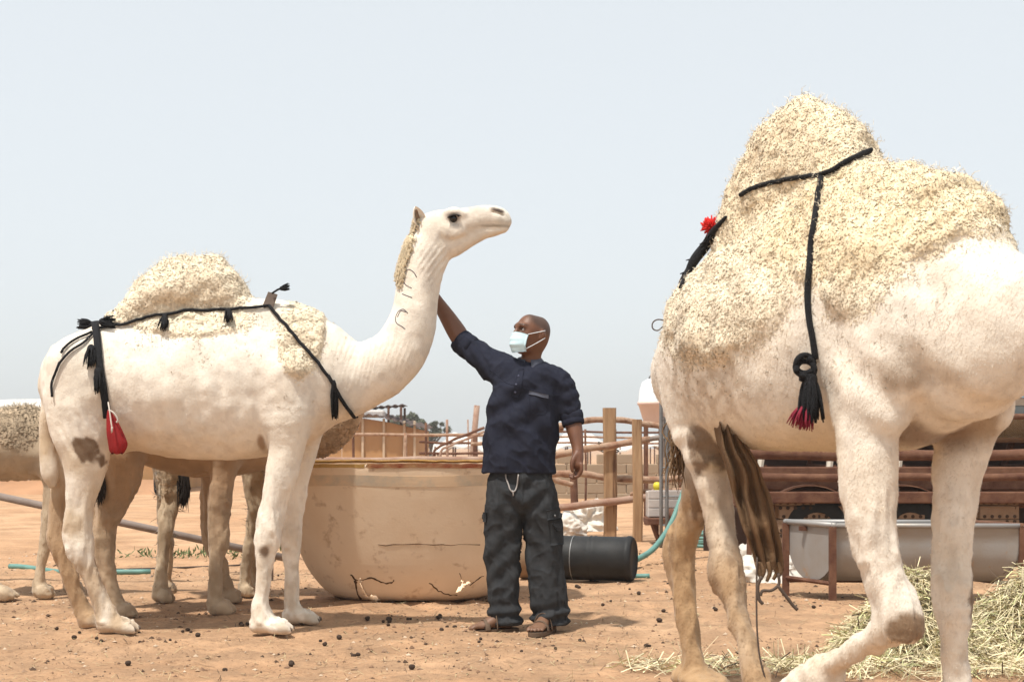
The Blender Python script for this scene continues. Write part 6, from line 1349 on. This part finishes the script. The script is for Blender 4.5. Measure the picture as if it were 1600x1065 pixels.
# ================================================================== hay
def hay(name, label, cx, cy, rx, ry, h, n, seed, spread=1.15):
    R_ = np.random.default_rng(seed); u = R_.random(n); a = R_.random(n)*2*np.pi; rr = np.sqrt(u)*spread; hh = h*np.clip(1-(rr/1.0)**1.3, 0, 1)*(.75+.5*fbm(np.stack([np.cos(a)*rr, np.sin(a)*rr, 0*rr+seed], 1), 2.2, 2))
    p_ = np.stack([cx+rx*rr*np.cos(a), cy+ry*rr*np.sin(a), hh*R_.random(n)**.35+.008+.02*R_.random(n)], 1)
    d = R_.normal(size=(n, 3)); d[:, 2] *= .42; out = np.stack([np.cos(a), np.sin(a), -.6*(rr > .3)], 1); d += out*.9*R_.random((n, 1)); d /= np.linalg.norm(d, axis=1)[:, None]; L_ = (.08+.2*R_.random(n)**1.5)[:, None]; sag = np.array([0, 0, -1])*L_*.25*R_.random((n, 1)); s_ = np.cross(d, R_.normal(size=(n, 3))); s_ /= np.linalg.norm(s_, axis=1)[:, None]+1e-9; W_ = (.0016+.0014*R_.random(n))[:, None]
    pts = [p_-d*L_*.5, p_-d*L_*.1-sag*.4, p_+d*L_*.25-sag*.3, p_+d*L_*.5+sag]; V_ = []
    for q_ in pts: q_[:, 2] = np.maximum(q_[:, 2], gz(q_[:, 0], q_[:, 1])+.004+.01*R_.random(n)); V_ += [q_-s_*W_, q_+s_*W_]
    V_ = np.stack(V_, 1).reshape(-1, 3); b = (np.arange(n)*8)[:, None]; F_ = np.concatenate([b+np.array([[k, k+1, k+3, k+2]]) for k in (0, 2, 4)])
    c0 = np.array([.74, .645, .42])*(.6+.6*R_.random((n, 1))); gr = R_.random((n, 1)) < .16; c0 = np.where(gr, c0*np.array([.82, .95, .75]), c0); dk = R_.random((n, 1)) < .07; c0 = np.where(dk, np.array([.1, .07, .05]), c0)
    return setprops(mesh_obj(name, V_, F_, M['hay'], None, False, attr=np.repeat(c0[:, None], 8, 1).reshape(-1, 3)), label, 'hay')
h1 = G(1420, 1030); hay('hay_pile', 'loose heap of pale green hay behind the big camel forelegs', h1[0]+.05, h1[1]+.15, .35, .34, .42, 6500, 1, 1.0)
h2 = G(1625, 1012); hay('hay_pile', 'second hay heap cut by the right edge of the picture', h2[0], h2[1]+.1, .4, .4, .38, 6000, 2, 1.05)
o = hay('scattered_straw', None, G(1160, 1045)[0], G(1160, 1045)[1], .5, .16, .012, 420, 3); setprops(o, kind='stuff')
if 'category' in o.keys(): del o['category']
o = hay('scattered_straw', None, G(1470, 1045)[0], G(1470, 1045)[1], .7, .25, .015, 1100, 4); setprops(o, kind='stuff'); 
if 'category' in o.keys(): del o['category']

# ================================================================== litter: dung, pebbles, weeds
dm_ = MB(); dm_.lathe([(.001, -.016), (.009, -.014), (.015, -.006), (.017, .002), (.013, .011), (.006, .016), (.001, .017)], (0, 0, .014), 9)
dv = np.concatenate(dm_.v); dv = dv*(1+.25*(fbm(dv, 60, 2)[:, None]-.5)); dob = mesh_obj('dung_pellet', dv, dm_.f, M['dung']); dme = dob.data; bpy.data.objects.remove(dob)
spots = [(680, 968), (693, 966), (695, 981), (714, 981), (603, 970), (638, 970), (606, 975), (616, 978), (580, 969), (475, 977), (538, 995), (687, 994), (754, 1003), (284, 957), (290, 985), (300, 988), (118, 1000), (133, 992), (148, 998), (160, 1003), (96, 988), (225, 1010), (262, 1002), (310, 992), (372, 975), (382, 977), (392, 974), (906, 918), (1000, 928), (990, 918), (942, 945), (961, 942), (1040, 955), (1046, 912), (1275, 945), (1272, 955), (1119, 950), (430, 902), (420, 907), (432, 906), (870, 1012), (815, 1020), (920, 1003), (560, 1025), (450, 1035), (350, 1040), (210, 1040), (640, 1045), (1010, 1005), (1020, 970), (830, 935), (500, 1000)]
for (x, y) in spots:
    for k in range(rnd.choice((1, 1, 1, 2))):
        g0 = G(x+rnd.gauss(0, 5), y+rnd.gauss(0, 2)); o = bpy.data.objects.new('dung_pellet', dme); COL.objects.link(o); o.location = (g0[0], g0[1], gz(g0[0], g0[1])[0]-.001); k_ = rnd.uniform(.5, .95); o.scale = (k_*rnd.uniform(.9, 1.3), k_, k_*.85); o.rotation_euler = (rnd.uniform(-.3, .3), rnd.uniform(-.3, .3), rnd.uniform(0, 6))
        setprops(o, 'small dark dung pellet lying on the sandy ground', 'dung', 'dung pellets on the sand')
# pebbles and clods
n = 20000; yy = 4.6+9.5*nrng.random(n)**1.2; xx = (nrng.random(n)*2-1)*(.42*yy+.3); cl = fbm(np.stack([xx, yy, 0*xx], 1), 1.1, 3); keep = cl > .38+.25*nrng.random(n)-.05; xx, yy = xx[keep], yy[keep]; n = len(xx)
base_ = np.array([(1, 0, 0), (-1, 0, 0), (0, 1, 0), (0, -1, 0), (0, 0, 1), (0, 0, -.6)], float); fo = np.array([(0, 2, 4), (2, 1, 4), (1, 3, 4), (3, 0, 4), (2, 0, 5), (1, 2, 5), (3, 1, 5), (0, 3, 5)])
sz = (.0035+.014*nrng.random(n)**5)[:, None, None]; an = nrng.random(n)*6.28; V_ = base_[None]*(.6+.8*nrng.random((n, 6, 1)))*sz; V_[:, :, 2] *= .7; rx = V_[:, :, 0]*np.cos(an)[:, None]-V_[:, :, 1]*np.sin(an)[:, None]; ry = V_[:, :, 0]*np.sin(an)[:, None]+V_[:, :, 1]*np.cos(an)[:, None]; V_[:, :, 0] = rx; V_[:, :, 1] = ry
V_ += np.stack([xx, yy, gz(xx, yy)+.002], 1)[:, None]; setprops(mesh_obj('gravel', V_.reshape(-1, 3), (fo[None]+6*np.arange(n)[:, None, None]).reshape(-1, 3), M['grit'], None, False, attr=np.repeat(np.array([(.40, .27, .17), (.22, .13, .08), (.09, .055, .035), (.55, .42, .3), (.3, .19, .12)])[nrng.integers(0, 5, n)][:, None], 6, 1).reshape(-1, 3)), kind='stuff')
n = 7000; yy = 5+8*nrng.random(n); xx = (nrng.random(n)*2-1)*(.42*yy); d = nrng.normal(size=(n, 3)); d[:, 2] *= .15; d /= np.linalg.norm(d, axis=1)[:, None]; s_ = np.cross(d, [0, 0, 1.]); p_ = np.stack([xx, yy, gz(xx, yy)+.007], 1); L_ = (.012+.03*nrng.random(n))[:, None]
V_ = np.stack([p_-d*L_-s_*.0016, p_-d*L_+s_*.0016, p_+d*L_+s_*.0016, p_+d*L_-s_*.0016], 1).reshape(-1, 3); cc_ = np.where(nrng.random((n, 1)) < .5, np.array([.45, .36, .2]), np.array([.1, .065, .04])); setprops(mesh_obj('straw_litter', V_, np.arange(4*n).reshape(-1, 4), M['hay'], None, False, attr=np.repeat(cc_[:, None], 4, 1).reshape(-1, 3)), kind='stuff')
for i, (x, y, lab) in enumerate(((300, 868, 'sparse green weeds on the sand beyond the camel legs'), (365, 862, 'low weed patch near the end of the slanting pipe'), (1075, 838, 'small weed tuft by the wooden box'))):
    g0 = G(x, y); n = 160; p_ = np.stack([g0[0]+.45*nrng.normal(size=n)*(1 if i < 2 else .2), g0[1]+.25*nrng.normal(size=n)*(1 if i < 2 else .2), np.zeros(n)], 1); d = nrng.normal(size=(n, 3)); d[:, 2] = np.abs(d[:, 2])+.5; L_ = (.03+.06*nrng.random(n))[:, None]; s_ = np.cross(d, nrng.normal(size=(n, 3))); s_ /= np.linalg.norm(s_, axis=1)[:, None]; q_ = p_+d/np.linalg.norm(d, axis=1)[:, None]*L_
    V_ = np.stack([p_-s_*.003, p_+s_*.003, (p_+q_)/2+s_*.009, q_, (p_+q_)/2-s_*.009], 1).reshape(-1, 3); F_ = [(5*k, 5*k+1, 5*k+2, 5*k+3, 5*k+4) for k in range(n)]; setprops(mesh_obj('weeds', V_, F_, M['weed'], None, False), lab, 'weeds')

# ================================================================== dusty air
hb = MB(); hb.box((0, 130, 5.5), (240, 280, 13)); hz = hb.build('haze', M['white'], None); hz['kind'] = 'stuff'
hm = bpy.data.materials.new('haze'); hm.use_nodes = True; hn = hm.node_tree; hn.nodes.clear(); hv_ = hn.nodes.new('ShaderNodeVolumePrincipled'); hv_.inputs['Color'].default_value = (.97, .955, .93, 1); hv_.inputs['Density'].default_value = .0013; hv_.inputs['Anisotropy'].default_value = .3
ho = hn.nodes.new('ShaderNodeOutputMaterial'); hn.links.new(hv_.outputs[0], ho.inputs['Volume']); hz.data.materials.clear(); hz.data.materials.append(hm)
